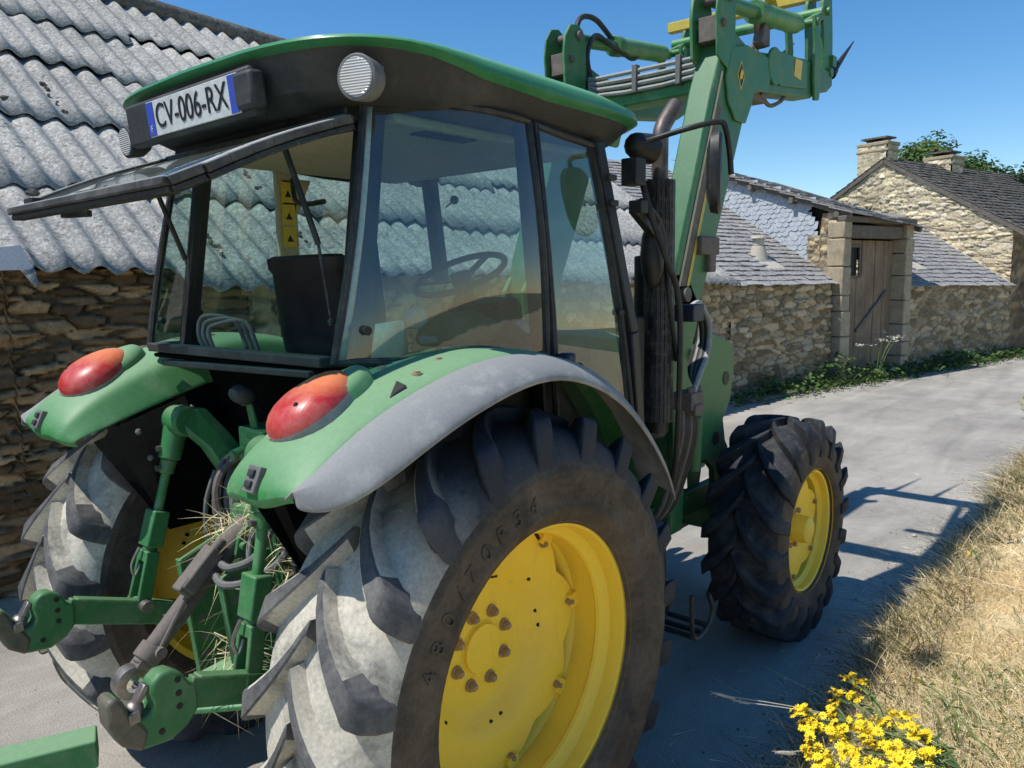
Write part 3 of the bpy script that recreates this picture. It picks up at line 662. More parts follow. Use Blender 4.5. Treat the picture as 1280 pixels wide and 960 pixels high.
# cream post lining with yellow labels (left door post), seen through the open rear window
g = MB(); g.box((.30, .655, 2.08), (.10, .03, .66)); g.prism([(.27, .64, 2.36), (.43, .64, 2.36), (.36, .64, 2.22), (.27, .64, 2.2)], (0, .03, 0)); ln = g.build('post_lining', M['cream'], T, bevel=.008)
g = MB()
for z in (2.30, 2.205, 2.11): g.box((.30, .637, z), (.066, .004, .088))
g.build('warning_label', M['yellow_sticker'], ln)
g = MB()
for z in (2.30, 2.205, 2.11): g.prism([(.284, .634, z - .02), (.316, .634, z - .02), (.30, .634, z + .010)], (0, .001, 0))
g.build('label_symbol', M['ink'], ln)
for y in (.40, .18):
    g = MB(); g.cyl((-.12, y, 2.368), (-.12, y, 2.36), .055, n=24); g.build('ceiling_speaker', M['cream'], T, bevel=.003)
g = MB(); g.tube([(.20, .45, 2.33), (.16, .38, 2.24), (.14, .28, 2.215), (.13, .15, 2.215)], .010, 8, 3); g.build('grab_handle', M['black'], T)
g = MB(); g.bar((1.002, 0.420, 1.904), (0.931, 0.420, 2.458), .07, .05, up=(1, 0, 0)); g.box((0.940, 0.420, 2.433), (.07, .08, .12)); g.build('display_post', M['black'], T, bevel=.008)
g = MB(); g.ball((1.036, 0.350, 2.292), .022, 10); g.cyl((1.036, 0.350, 2.292), (.93, .30, 2.25), .004, n=6); g.build('cab_mirror', M['black'], T)
g = MB()
for k in range(11): g.box((.02 + k * .022, -.50, 2.366), (.010, .07, .006))
g.build('ceiling_vent', M['ink'], T)
g = MB(); g.box((.27, .63, 1.90), (.02, .05, .04)); g.bar((.27, .62, 1.9), (.22, .56, 1.9), .025, .02); g.build('door_latch', M['lamp_body'], T, bevel=.006)
# ------------------------------------------------------------------ three-point hitch
def lower_link(s):
    y = s * .407
    g = MB(); g.bar((-.80, y, .846), (-.30, y, .665), .03, .085); g.bar((-.30, y, .665), (.12, s * .30, .52), .045, .075); g.bar((-.77, y, .880), (-.32, y, .712), .042, .008)
    root = g.build('lower_link', M['green'], T, bevel=.006)
    prof = [(-.775, .875), (-.775, .80), (-.81, .762), (-.86, .740), (-.93, .748), (-.985, .785), (-1.015, .85), (-1.018, .918), (-.995, .930), (-.975, .905), (-.962, .86), (-.938, .838), (-.912, .840), (-.90, .862), (-.905, .90), (-.90, .925), (-.875, .944), (-.845, .942), (-.812, .917), (-.795, .885)]
    g = MB(); g.plate(prof, y - .028, y + .028); prof = [(-.90 + (x + .90) * .93, .845 + (z - .845) * .93) for x, z in prof]; g = MB(); g.plate(prof, y - .028, y + .028); h = g.build('hook', M['green'], root, bevel=.008)
    g = MB(); jp = [(-.935, .748), (-.985, .785), (-1.015, .85), (-1.018, .918), (-.995, .930), (-.975, .905), (-.962, .86), (-.938, .838), (-.915, .80)]; g.plate([(-.902 + (x + .90) * .94, .845 + (z - .845) * .94) for x, z in jp], y - .034, y + .034); g.build('hook_jaw', M['worn_jaw'], h, bevel=.010)
    for x, z in ((-.835, .905), (-.835, .868), (-.835, .832), (-.885, .785)): g = MB(); g.cyl((x, y - .030, z), (x, y + .030, z), .0085, n=10); g.build('hook_hole', M['ink'], h)
    g = MB(); g.ball((-.938, y, .862), (.024, .028, .022), 10); g.bar((-.938, y, .865), (-.905, y, .915), .03, .016); g.box((-.95, y - .03, .852), (.03, .012, .03)); g.build('hook_latch', M['steel'], h, bevel=.004)
    return root
lower_link(1); lower_link(-1)
def lift_rod(s):
    y = s * (.425 if s > 0 else .385); dx = 0 if s > 0 else -.135; top = V((-.365 + dx, y, 1.425 - (.02 if s < 0 else 0))); bot = V((-.56 + dx * .45, y, .79 - (.01 if s < 0 else 0))); d = bot - top
    g = MB(); g.cyl(top, top + d * .22, .045, .040, 18); g.cyl(top + d * .22, top + d * .30, .030, .026, 14); g.cyl(top - V((0, .05, 0)), top + V((0, .05, 0)), .052, n=20)
    root = g.build('lift_rod', M['green'], T, bevel=.005)
    g = MB(); g.cyl(top + d * .28, top + d * .56, .0165, n=12); g.build('threaded_rod', M['green_pale'], root)
    g = MB(); a, b_ = top + d * .50, top + d * .70; g.bar(a, b_, .075, .06, up=(1, 0, .2)); g.cyl(b_, b_ + d * .08, .026, .02, 14); g.build('adjuster_block', M['green'], root, bevel=.006)
    g = MB()
    for k in (-1, 1): g.bar(top + d * .74 + V((.0, k * .028, 0)), bot + V((.0, k * .034, -.01)), .016, .05, up=(1, 0, 0))
    g.bar(top + d * .72, top + d * .78, .07, .05, up=(1, 0, .2)); g.cyl(bot + V((0, -.06, .0)), bot + V((0, .06, 0)), .017, n=12)
    g.build('fork', M['green'], root, bevel=.005)
    g = MB(); g.tube([top + d * .72 + V((-.035, 0, .02)), top + d * .78 + V((-.05, .01, 0)), top + d * .84 + V((-.035, 0, 0)), top + d * .80 + V((-.02, 0, .01))], .006, 6); g.build('linch_pin', M['steel'], root); g = MB(); g.cyl(bot + V((-.0, -.08, .0)), bot + V((0, -.05, 0)), .022, n=10); g.build('pin_head', M['steel'], root)
    for f_, o_ in ((.15, -.040), (.26, -.026)): g = MB(); q = top + d * f_ + V((o_, 0, 0)); g.cyl(q, q + V((-.018, 0, .0)), .011, n=8); g.build('grease_nipple', M['steel'], root)
    # lift arm from the rockshaft
    g = MB()
    yy = s * .33
    P = [(-.375 + dx, s * .395, 1.47), (-.315 + dx, s * .37, 1.47), (-.255 + dx * .6, s * .33, 1.38), (-.17, s * .26, 1.22), (-.12, s * .22, 1.08), (-.22, s * .22, 1.06), (-.28, s * .26, 1.18), (-.34 + dx * .6, s * .33, 1.33), (-.40 + dx, s * .39, 1.41)]
    g.prism(P, (.012, s * -.045, 0)); g.cyl((-.365 + dx, s * .41, 1.425), (-.365 + dx, s * .34, 1.425), .056, n=22); la = g.build('lift_arm', M['green'], T, bevel=.008)
    g = MB(); g.cyl((-.165, s * .20, 1.10), (-.165, s * .28, 1.10), .07, n=20); g.build('arm_boss', M['green_dark'], la, bevel=.006)
lift_rod(1); lift_rod(-1)
g = MB(); a, b_ = V((-.405, .005, 1.075)), V((-.745, 0, .765)); d = b_ - a
g.cyl(a - d * .15, a + d * .18, .040, n=18); g.cyl(a + d * .18, b_, .033, .031, 18); g.cyl(a + d * .86, a + d * .97, .041, n=18); g.cyl(b_, b_ + d * .05, .020, n=12)
tl_ = g.build('top_link', M['rust'], T, bevel=.004)
g = MB(); e_ = V((-.779, 0, .726)); g.lathe([(.018, -.03), (.034, -.03), (.050, -.022), (.052, 0), (.050, .022), (.034, .03), (.018, .03)], e_, 28, closed=True); g.bar(e_ + V((.02, 0, .02)), e_ + V((.07, 0, .068)), .05, .05); g.build('link_eye', M['steel'], tl_, angle=40)
g = MB(); g.lathe([(.012, -.034), (.031, -.028), (.034, 0), (.031, .028), (.012, .034)], e_, 20, closed=True); g.build('eye_ball', M['chrome'], tl_)
g = MB(); q = V((-.555, -.035, 1.02)); rot = Matrix.Rotation(math.radians(-42), 3, 'Y'); g.box(q, (.15, .06, .05), rot); g.box(q + V((-.05, .0, -.04)), (.05, .05, .05), rot); g.cyl(q + V((.05, 0, .045)), q + V((.085, 0, .075)), .018, n=10); g.build('check_valve', M['rust'], tl_, bevel=.006)
g = MB(); g.cyl((-.60, -.04, .955), (-.70, -.03, .80), .008, n=8); g.cyl((-.70, -.05, .80), (-.70, .03, .80), .018, n=10); g.build('valve_rod', M['rust'], tl_)
def hose(name, pts, r, mat='rubber_hose', par=T, smooth=6):
    g = MB(); g.tube(pts, r, 8, smooth); return g.build(name, M[mat], par)
hose('hydraulic_hose', [(-.52, -.06, 1.0), (-.53, -.14, .985), (-.46, -.20, 1.0), (-.36, -.22, 1.06), (-.33, -.2, 1.2)], .0125, 'lamp_body')
hose('hydraulic_hose', [(-.50, -.06, 1.03), (-.50, -.13, 1.03), (-.43, -.17, 1.06), (-.34, -.14, 1.15)], .0125, 'lamp_body')
hose('hydraulic_hose', [(-.28, .12, 1.32), (-.37, .13, 1.27), (-.40, .12, 1.17), (-.36, .09, 1.06), (-.30, .05, .98)], .014, 'rust')
hose('hydraulic_hose', [(-.27, .05, 1.27), (-.33, .05, 1.24), (-.37, .06, 1.19), (-.36, .05, 1.10)], .012, 'lamp_body')
hose('hydraulic_hose', [(-.30, .20, 1.30), (-.35, .19, 1.18), (-.36, .16, 1.02), (-.33, .12, .9)], .011, 'rust')
hose('trailer_cable', [(-.30, -.08, 1.40), (-.36, -.08, 1.33), (-.37, -.06, 1.24), (-.35, -.07, 1.14), (-.37, -.1, 1.12)], .009, 'glass_edge')
hose('trailer_cable', [(-.34, -.10, 1.14), (-.42, -.12, 1.10), (-.45, -.16, 1.02), (-.42, -.2, .93), (-.36, -.22, .9)], .009, 'lamp_body')
# hydraulic couplers and lever with ball knob
g = MB(); g.box((-.26, -.02, 1.36), (.12, .22, .14)); g.box((-.31, -.06, 1.42), (.08, .10, .03))
for k in range(3): g.cyl((-.32, -.09 + k * .07, 1.35), (-.375, -.09 + k * .07, 1.34), .02, .018, 14)
g.build('remote_valve', M['green'], T, bevel=.006)
g = MB(); g.bar((-.30, .0, 1.40), (-.325, .0, 1.52), .05, .012, up=(1, 0, 0), w1=.03); lv = g.build('valve_lever', M['green'], T, bevel=.003)
g = MB(); g.ball((-.345, .0, 1.55), (.048, .042, .034), 14, Matrix.Rotation(.3, 3, 'Y')); g.cyl((-.33, 0, 1.52), (-.34, 0, 1.545), .022, n=12); g.build('lever_knob', M['plastic'], lv)
# rear face of the axle housing, mud-caught brackets and more plumbing
g = MB(); g.box((-.265, 0, .80), (.02, .40, .46)); g.box((-.30, .26, .98), (.06, .05, .30)); g.box((-.30, -.26, .98), (.06, .05, .30)); g.box((-.33, 0, 1.13), (.10, .16, .10)); g.build('rear_cover', M['green'], T, bevel=.012)
for k in range(10):
    a = 2 * PI * k / 10; g = MB(); g.cyl((-.275, .165 * math.cos(a), .80 + .19 * math.sin(a)), (-.292, .165 * math.cos(a), .80 + .19 * math.sin(a)), .012, n=6); g.build('cover_bolt', M['bolt'], T)
g = MB(); g.prism([(-.33, .03, 1.16), (-.42, .03, 1.10), (-.44, .03, 1.02), (-.38, .03, 1.02), (-.31, .03, 1.08)], (0, .016, 0)); g.prism([(-.33, -.05, 1.16), (-.42, -.05, 1.10), (-.44, -.05, 1.02), (-.38, -.05, 1.02), (-.31, -.05, 1.08)], (0, .016, 0)); g.cyl((-.41, -.07, 1.06), (-.41, .07, 1.06), .015, n=12); g.build('top_link_bracket', M['green'], T, bevel=.003)
for yy, zz in ((.30, .70), (-.30, .70)):
    g = MB(); g.tube([(-.10, yy * .9, .62), (-.30, yy * .95, .66), (-.52, yy * 1.12, .74)], .014, 8); g.ball((-.30, yy * .95, .66), .026, 10); g.cyl((-.24, yy * .93, .648), (-.40, yy * 1.03, .70), .021, n=10); g.build('stabiliser', M['rust'], T)
for k in range(5):
    o = k * .03; hose('hydraulic_hose', [(-.22, .22 - o, 1.32), (-.33, .20 - o, 1.28 - o * .3), (-.37, .19 - o * 1.4, 1.12), (-.33, .16 - o * 1.5, .98 - o), (-.26, .14 - o, .86)], .010, ('rust', 'rubber_hose', 'lamp_body')[k % 3])
hose('trailer_cable', [(-.28, -.30, 1.30), (-.36, -.31, 1.22), (-.40, -.33, 1.05), (-.37, -.36, .92), (-.30, -.36, .80)], .010, 'rubber_hose')
hose('trailer_cable', [(-.30, .30, 1.24), (-.34, .31, 1.12), (-.33, .33, .96), (-.26, .33, .84)], .009, 'lamp_body')
g = MB(); g.box((-.37, -.40, 1.30), (.07, .09, .10)); g.cyl((-.41, -.40, 1.30), (-.43, -.40, 1.30), .032, n=18); g.build('trailer_socket', M['black'], T, bevel=.008)
g = MB(); g.bar((-.33, -.30, 1.16), (-.41, -.40, 1.04), .03, .012); g.bar((-.34, .24, .92), (-.44, .34, .80), .03, .012); g.build('stay_bracket', M['green'], T, bevel=.003)
# pick-up hitch side plates with holes
for y in (-.105, .16):
    g = MB(); g.plate([(-.525, 1.0), (-.40, 1.045), (-.10, 1.06), (-.10, .58), (-.46, .56), (-.50, .70)], y - .007, y + .007); g.bar((-.527, y, 1.0), (-.48, y, .56), .03, .012, up=(1, 0, 0)); pl = g.build('hitch_side_plate', M['green'], T, bevel=.003)
    for k in range(6): g = MB(); g.cyl((-.455 - k * .006, y - .0085, .64 + k * .068), (-.455 - k * .006, y + .0085, .64 + k * .068), .015, n=14); g.build('plate_hole', M['lamp_body'], pl)
g = MB(); g.cyl((-.33, -.13, .72), (-.33, -.20, .72), .016, n=12); g.tube([(-.33, -.20, .72), (-.36, -.23, .72), (-.38, -.23, .69)], .012, 8); g.build('drawbar_pin', M['rust'], T)
g = MB(); g.cyl((-.30, 0, .90), (-.42, 0, .90), .03, .028, 12); g.cyl((-.20, 0, .90), (-.31, 0, .90), .07, n=20); g.build('power_take_off', M['black'], T, bevel=.004)
g = MB(); g.prism([(.15, -.055, .50), (-.55, -.055, .585), (-.80, -.05, .60), (-.85, -.02, .602), (-.85, .02, .602), (-.80, .05, .60), (-.55, .055, .585), (.15, .055, .50)], (0, 0, .032)); g.prism([(-.10, -.42, .66), (-.42, -.43, .64), (-.60, -.20, .615), (-.72, -.06, .603), (-.72, .05, .603), (-.1, .1, .64)], (0, 0, .02)); db = g.build('drawbar', M['green_pale'], T, bevel=.006)
g = MB(); g.cyl((-.80, -.01, .59), (-.80, -.01, .6345), .018, n=16); g.build('drawbar_hole', M['ink'], db)
g = MB(); g.bar((-.885, .005, .568), (-1.60, .30, .575), .10, .085); g.build('hitch_beam', M['green_pale'], db, bevel=.006)
g = MB(); g.cyl((-.32, -.47, 1.30), (-.36, -.47, .85), .014, n=10); g.cyl((-.30, -.50, 1.30), (-.33, -.50, .86), .012, n=10); g.tube([(-.25, -.45, 1.38), (-.33, -.47, 1.34), (-.33, -.47, 1.28)], .014, 8); g.build('brake_pipe', M['rust'], T)

# ------------------------------------------------------------------ front loader
BO = [(2.097, 3.071), (1.973, 2.821), (1.802, 2.367), (1.665, 2.079), (1.615, 1.854)]
def loader_side(s):
    yo, yi = s * .52, s * .39
    P = [(2.14, 3.16), (1.975, 2.82), (1.80, 2.37), (1.655, 2.02), (1.60, 1.85), (1.62, 1.76), (1.72, 1.70), (1.82, 1.72), (1.90, 1.80), (2.06, 2.12), (2.245, 2.505), (2.40, 2.83), (2.38, 3.10)]
    g = MB(); g.plate(P, yo, yi); bm = g.build('loader_boom', M['green_mid'], T, bevel=.010)
    # stripes on the outer face
    g = MB()
    def strip(off, w, z0, z1, mi):
        q = []
        for z in (z0, z1):
            x = lerp(1.655, 1.975, (z - 2.02) / .80) + off; q.append((x, z))
        g.add([(q[0][0], yo + s * .003, q[0][1]), (q[0][0] + w, yo + s * .003, q[0][1]), (q[1][0] + w, yo + s * .003, q[1][1]), (q[1][0], yo + s * .003, q[1][1])], [(0, 1, 2, 3)], mi)
    strip(.055, .022, 1.86, 2.92, 0); strip(.077, .055, 1.86, 2.75, 2); strip(.14, .028, 1.86, 2.62, 1)
    g.build('boom_stripe', [M['cream'], M['yellow_dull'], M['rust']], bm, recalc=False)
    # upper boom section, knee plates
    Q = [(2.10, 3.03), (2.35, 3.10), (2.54, 3.105), (3.19, 3.195), (3.45, 3.20), (3.70, 3.20), (3.71, 3.12), (3.62, 3.07), (3.42, 3.03), (3.33, 2.985), (2.86, 2.93), (2.60, 2.905), (2.42, 2.86), (2.36, 2.82), (2.2, 2.88)]
    g = MB(); g.plate(Q, yo * 1.0, yi); ub = g.build('loader_arm', M['green_mid'], bm, bevel=.012)
    g = MB(); kp = [(2.16, 3.05), (2.34, 3.095), (2.62, 3.085), (2.66, 2.99), (2.62, 2.90), (2.45, 2.885), (2.41, 2.80), (2.34, 2.70), (2.22, 2.70), (2.13, 2.78), (2.10, 2.9)]
    g.plate(kp, yo + s * .002, yo + s * .016); kn = g.build('knee_plate', M['green'], bm, bevel=.004)
    g = MB(); g.cyl((2.72, yo + s * .002, 3.06), (2.72, yo + s * .02, 3.06), .10, n=26); g.plate([(2.70, 3.15), (3.2, 3.18), (3.22, 3.02), (2.80, 2.97)], yo + s * .001, yo + s * .012); g.build('arm_plate', M['green'], ub, bevel=.004)
    if True:
        # deer-like badge: yellow rhombus outline with a dark leap mark
        cx, cz = 2.27, 2.93; g = MB(); yy = yo + s * .017
        def dia(k): return [(cx - .045 * k, yy, cz), (cx, yy, cz + .075 * k), (cx + .045 * k, yy, cz), (cx, yy, cz - .075 * k)]
        g.add(dia(1.0), [(0, 1, 2, 3)], 0)
        yy = yo + s * .019; g.add(dia(.80), [(0, 1, 2, 3)], 1)
        yy = yo + s * .021
        g.add([(cx - .02, yy, cz + .005), (cx - .005, yy, cz + .03), (cx + .022, yy, cz + .018), (cx + .012, yy, cz - .002), (cx + .02, yy, cz - .03), (cx + .006, yy, cz - .012), (cx - .012, yy, cz - .02), (cx - .024, yy, cz - .035)], [tuple(range(8))], 0)
        g.build('badge', [M['yellow_sticker'], M['ink']], kn, recalc=False)
        g = MB(); g.add([(3.02, yo + s * .014, 3.16), (3.13, yo + s * .014, 3.165), (3.11, yo + s * .014, 3.05), (3.0, yo + s * .014, 3.06)], [(0, 1, 2, 3)]); g.build('warning_label', M['yellow_sticker'], ub, recalc=False)
    # knee bracket carrying the tilt ram
    for yb, w_ in ((s * .522, .012), (s * .385, .018)):
        g = MB(); g.plate([(2.0, 2.98), (1.985, 3.16), (2.0, 3.26), (2.05, 3.33), (2.12, 3.345), (2.17, 3.32), (2.20, 3.25), (2.20, 3.0), (2.17, 2.92)], yb, yb + s * w_); g.build('ram_bracket', M['green'], bm, bevel=.004)
    g = MB(); g.cyl((2.12, s * .55, 3.28), (2.12, s * .36, 3.28), .026, n=14); g.cyl((2.05, s * .55, 3.14), (2.05, s * .37, 3.14), .02, n=12); g.box((2.06, s * .462, 3.12), (.07, .10, .12)); g.build('bracket_pin', M['rust'], bm, bevel=.004)
    a, b_ = V((2.12, s * .455, 3.28)), V((3.30, s * .455, 3.42)); d = b_ - a
    g = MB(); g.cyl(a, a + d * .42, .038, n=18); g.cyl(a + d * .40, a + d * .46, .062, n=20); tr = g.build('tilt_ram', M['green'], bm, bevel=.003)
    g = MB(); g.cyl(a + d * .46, a + d * .92, .056, n=20); g.cyl(a + d * .92, b_, .03, n=14); g.build('ram_barrel', M['green_pale'], tr, bevel=.004)
    # links at the tool end
    g = MB(); g.plate([(3.28, 3.46), (3.36, 3.47), (3.40, 3.30), (3.42, 3.10), (3.40, 2.98), (3.33, 2.97), (3.30, 3.10), (3.31, 3.30)], s * .545, s * .525); g.plate([(3.28, 3.46), (3.36, 3.47), (3.40, 3.30), (3.38, 3.12), (3.30, 3.12), (3.31, 3.30)], s * .375, s * .355); g.cyl((3.32, s * .56, 3.43), (3.32, s * .34, 3.43), .024, n=12); g.build('tilt_link', M['green'], bm, bevel=.005)
    g = MB(); g.bar((3.32, s * .48, 3.43), (3.62, s * .48, 3.56), .05, .05); g.build('push_link', M['green'], bm, bevel=.006)
    # lift ram
    a, b_ = V((2.22, s * .455, 2.72)), V((1.80, s * .455, 1.52)); d = b_ - a
    g = MB(); g.cyl(a, a + d * .56, .048, n=20); g.cyl(a + V((0, .05 * s, 0)), a - V((0, .05 * s, 0)), .05, n=16); lr = g.build('lift_ram', M['green'], bm, bevel=.003)
    g = MB(); g.cyl(a + d * .54, a + d * .60, .060, n=20); g.box(a + d * .57 + V((-.05, s * .06, .02)), (.20, .07, .09)); g.box(a + d * .62 + V((0, s * .07, 0)), (.07, .05, .10)); g.build('ram_gland', M['rust'], lr, bevel=.008)
    g = MB(); g.cyl(a + d * .60, b_, .026, n=16); g.build('ram_rod', M['chrome'], lr)
    # mast
    MP = [(1.56, 1.84), (1.62, 1.92), (1.74, 1.92), (1.86, 1.78), (2.0, 1.62), (2.27, 1.54), (2.30, 1.44), (2.25, 1.23), (2.17, 1.14), (2.20, 1.02), (2.235, .98), (2.20, .86), (2.17, .74), (2.07, .75), (2.06, .88), (1.98, .95), (1.80, .98), (1.74, .9), (1.72, .64), (1.60, .64), (1.62, 1.0), (1.60, 1.4)]
    g = MB(); g.plate(MP, s * .52, s * .49); ms = g.build('loader_mast', M['green'], T, bevel=.006)
    g = MB(); g.plate(MP, s * .385, s * .36); g.build('mast_plate', M['green'], ms, bevel=.006)
    g = MB(); g.plate([(1.60, 1.5), (1.68, 1.5), (1.72, .66), (1.62, .66)], s * .49, s * .385); g.plate([(2.10, 1.2), (2.15, 1.2), (2.16, .9), (2.1, .9)], s * .49, s * .385); g.build('mast_web', M['green'], ms)
    g = MB(); g.cyl((1.70, s * .55, 1.82), (1.70, s * .35, 1.82), .035, n=16); g.cyl((1.80, s * .54, 1.52), (1.80, s * .35, 1.52), .03, n=14); g.build('mast_pin', M['rust'], ms)
    for x, z in ((2.19, 1.36), (2.08, 1.05)): g = MB(); g.cyl((x, s * .5205, z), (x, s * .524, z), .036, n=18); g.build('mast_hole', M['ink'], ms)
    return bm
loader_side(-1); loader_side(1)
g = MB(); g.bar((2.30, -.39, 2.95), (2.30, .39, 2.95), .16, .16); g.prism([(2.12, .22, 2.86), (2.38, .22, 2.86), (2.3, .22, 2.66), (2.2, .22, 2.66)], (0, .03, 0)); ct = g.build('cross_tube', M['green_pale'], T, bevel=.015)
for k in range(4):
    g = MB(); g.tube([(2.2, -.385, 3.05), (2.2, -.3, 3.045 - k * .031), (2.2, .30, 3.045 - k * .031), (2.22, .37, 3.06)], .0125, 8, 3); g.build('hydraulic_pipe', M['frame_grey'], ct)
for y in (.05, -.22): g = MB(); g.box((2.198, y, 3.0), (.045, .03, .15)); g.build('pipe_clamp', M['lamp_body'], ct, bevel=.004)
hose('hydraulic_hose', [(2.2, .40, 3.06), (2.15, .42, 3.24), (2.2, .43, 3.40), (2.38, .44, 3.44), (2.6, .45, 3.36), (2.8, .45, 3.30), (2.9, .43, 3.36)], .016)
hose('hydraulic_hose', [(2.24, .38, 3.06), (2.22, .39, 3.2), (2.32, .40, 3.33), (2.5, .41, 3.31), (2.7, .42, 3.29)], .014)
hose('hydraulic_hose', [(2.62, -.46, 3.30), (2.7, -.43, 3.22), (2.66, -.42, 3.15), (2.8, -.42, 3.12)], .016, 'rust')
hose('hydraulic_hose', [(2.85, -.40, 3.33), (2.84, -.38, 3.25), (2.76, -.40, 3.2), (2.74, -.42, 3.13)], .014, 'rust')
hose('hydraulic_hose', [(2.6, -.50, 2.90), (2.75, -.49, 2.86), (2.9, -.49, 2.90), (3.0, -.48, 2.95)], .012, 'rust')
for a, b_, k in (((2.70, -.455, 3.23), (.07, .06, .12), .4), ((2.88, -.40, 3.28), (.05, .05, .12), 0), ((2.60, -.455, 2.885), (.20, .09, .05), 0)): g = MB(); g.box(a, b_, Matrix.Rotation(k, 3, 'Y')); g.build('hose_coupling', M['rust'], T, bevel=.008)
# tool carrier with its cross bars and bale spike
g = MB(); g.bar((3.60, -.82, 3.675), (3.60, .62, 3.69), .06, .07); cr_ = g.build('tool_carrier', M['yellow_dull'], T, bevel=.006)
g = MB(); g.cyl((3.55, -.50, 3.545), (3.55, .56, 3.555), .034, n=14); g.build('carrier_bar', M['green_pale'], cr_)
for s in (-1, 1):
    g = MB(); g.plate([(3.60, 3.70), (3.70, 3.70), (3.74, 3.45), (3.76, 3.22), (3.70, 3.14), (3.60, 3.16), (3.58, 3.4), (3.55, 3.6)], s * .50, s * .475); g.plate([(3.60, 3.70), (3.70, 3.70), (3.74, 3.45), (3.76, 3.22), (3.70, 3.14), (3.60, 3.16), (3.58, 3.4), (3.55, 3.6)], s * .40, s * .375); g.cyl((3.67, s * .53, 3.20), (3.67, s * .35, 3.20), .03, n=14); g.cyl((3.60, s * .53, 3.56), (3.60, s * .35, 3.56), .026, n=14); g.build('carrier_hook', M['green'], cr_, bevel=.004)
g = MB(); b0, b1 = V((3.73, -.50, 3.20)), V((4.17, -.50, 3.50)); g.cyl(b0, b0.lerp(b1, .12), .034, .03, 14); g.cyl(b0.lerp(b1, .12), b1, .024, .004, 12); g.build('bale_spike', M['black'], cr_)
for yb in (-.02, .30):
    g = MB(); b0, b1 = V((3.74, yb, 3.30)), V((4.28, yb - .02, 3.60)); g.cyl(b0, b0.lerp(b1, .12), .03, .028, 14); g.cyl(b0.lerp(b1, .12), b1, .024, .004, 12); g.build('bale_spike', M['black'], cr_)
g = MB(); g.bar((3.74, -.52, 3.28), (3.74, .52, 3.28), .07, .07); g.build('carrier_bar', M['green'], cr_)
g = MB(); g.bar((3.60, -.80, 3.70), (2.45, -.80, 3.86), .05, .05); g.bar((3.60, -.15, 3.70), (2.45, -.15, 3.92), .05, .05); g.bar((2.45, -.82, 3.86), (2.45, .1, 3.92), .06, .06); g.build('carrier_frame', M['yellow_dull'], cr_, bevel=.006)

# ------------------------------------------------------------------ exhaust, mirror, valve block and hoses at the right front of the cab
ex, ey = 1.19, -.68
g = MB(); g.cyl((ex, ey, 1.25), (ex, ey, 2.28), .042, n=20); exh = g.build('exhaust_stack', M['black'], T)
g = MB(); g.tube([(ex, ey, 2.25), (ex, ey, 2.42), (ex + .01, ey - .0, 2.50), (ex + .06, ey - .01, 2.57), (ex + .10, ey - .015, 2.61)], .034, 16, 5); g.build('exhaust_tip', M['exhaust'], exh)
g = MB()
n = 18
for k in range(n):
    t = PI * .35 + 2 * PI * .80 * k / n; g.box((ex + .060 * math.cos(t), ey + .060 * math.sin(t), 1.80), (.006, .014, 1.0), Matrix.Rotation(t, 3, 'Z'))
for j in range(22): g.lathe([(.066, -.003), (.070, -.003), (.070, .003), (.066, .003)], (0, 0, 0), 20, closed=True) if False else g.tube([(ex + .060 * math.cos(2 * PI * k / 20), ey + .060 * math.sin(2 * PI * k / 20), 1.32 + j * .045) for k in range(20)], .004, 5, 0, closed=True)
g.build('heat_shield', M['black'], exh)
g = MB(); g.cyl((ex + .10, ey + .10, 1.2), (ex + .10, ey + .10, 2.0), .07, n=20); g.box((1.04, -.64, 1.50), (.08, .08, .5)); g.ball((1.10, -.70, 2.0), (.05, .05, .14), 12); g.build('intake_pipe', M['black'], T, bevel=.01)
ma = [(0.982, -0.700, 2.419), (1.030, -0.760, 2.441), (1.059, -0.880, 2.465), (1.135, -0.960, 2.487), (1.155, -0.980, 2.464), (1.194, -0.980, 2.380), (1.212, -0.980, 2.297)]
g = MB(); g.tube(ma, .011, 10, 4); mi_ = g.build('mirror_arm', M['black'], T)
g = MB(); q = V((1.128, -0.970, 2.297)); rr = Matrix.Rotation(math.radians(113), 3, 'Z')
rings = []
for x, k in ((-.008, .93), (.0, 1.0), (.03, .95), (.045, .6)):
    rings.append([tuple(q + rr @ V((x, .085 * k * math.copysign(abs(math.cos(t)) ** .7, math.cos(t)), .155 * k * math.copysign(abs(math.sin(t)) ** .7, math.sin(t))))) for t in [2 * PI * i / 28 for i in range(28)]])
g.loft(rings, True, True); g.build('mirror', M['black'], mi_, angle=45)
g = MB(); q = V((0.920, -0.720, 2.306)); g.box(q, (.07, .07, .10)); g.box(q + V((.02, -.01, -.13)), (.05, .06, .05)); g.bar(q + V((.0, 0, -.14)), q + V((.17, -.0, -.24)), .035, .03); g.bar(q + V((.17, -.0, -.24)), q + V((.2, 0, -.22)), .03, .09); g.tube([q + V((.05, 0, -.1)), q + V((.2, -.01, -.2)), q + V((.25, -.02, -.5)), q + V((.3, -.03, -.75))], .012, 8); g.build('mirror_bracket', M['black'], T, bevel=.006)
g = MB(); q = V((1.416, -0.700, 1.749)); g.box(q, (.10, .10, .075)); bx = g.build('control_box', M['blue_box'], T, bevel=.006)
for k in range(7):
    o = k * .016; hose('loader_hose', [q + V((.05 + o, .02 + o, .02)), q + V((.16 + o, .03 + o * .5, .035 - o * .6)), q + V((.24 + o * .6, .02 + o, -.06 - o)), q + V((.21 + o * .5, .01 + o, -.19)), q + V((.11 + o, .0 + o, -.29)), q + V((.05 + o * .7, 0, -.37))], .013, 'frame_grey' if k in (0, 4) else ('lamp_body' if k == 2 else 'rubber_hose'))
g = MB(); vb = q + V((.06, .03, -.40)); g.box(vb, (.12, .10, .08)); g.box(vb + V((.0, -.03, -.04)), (.08, .06, .05)); 
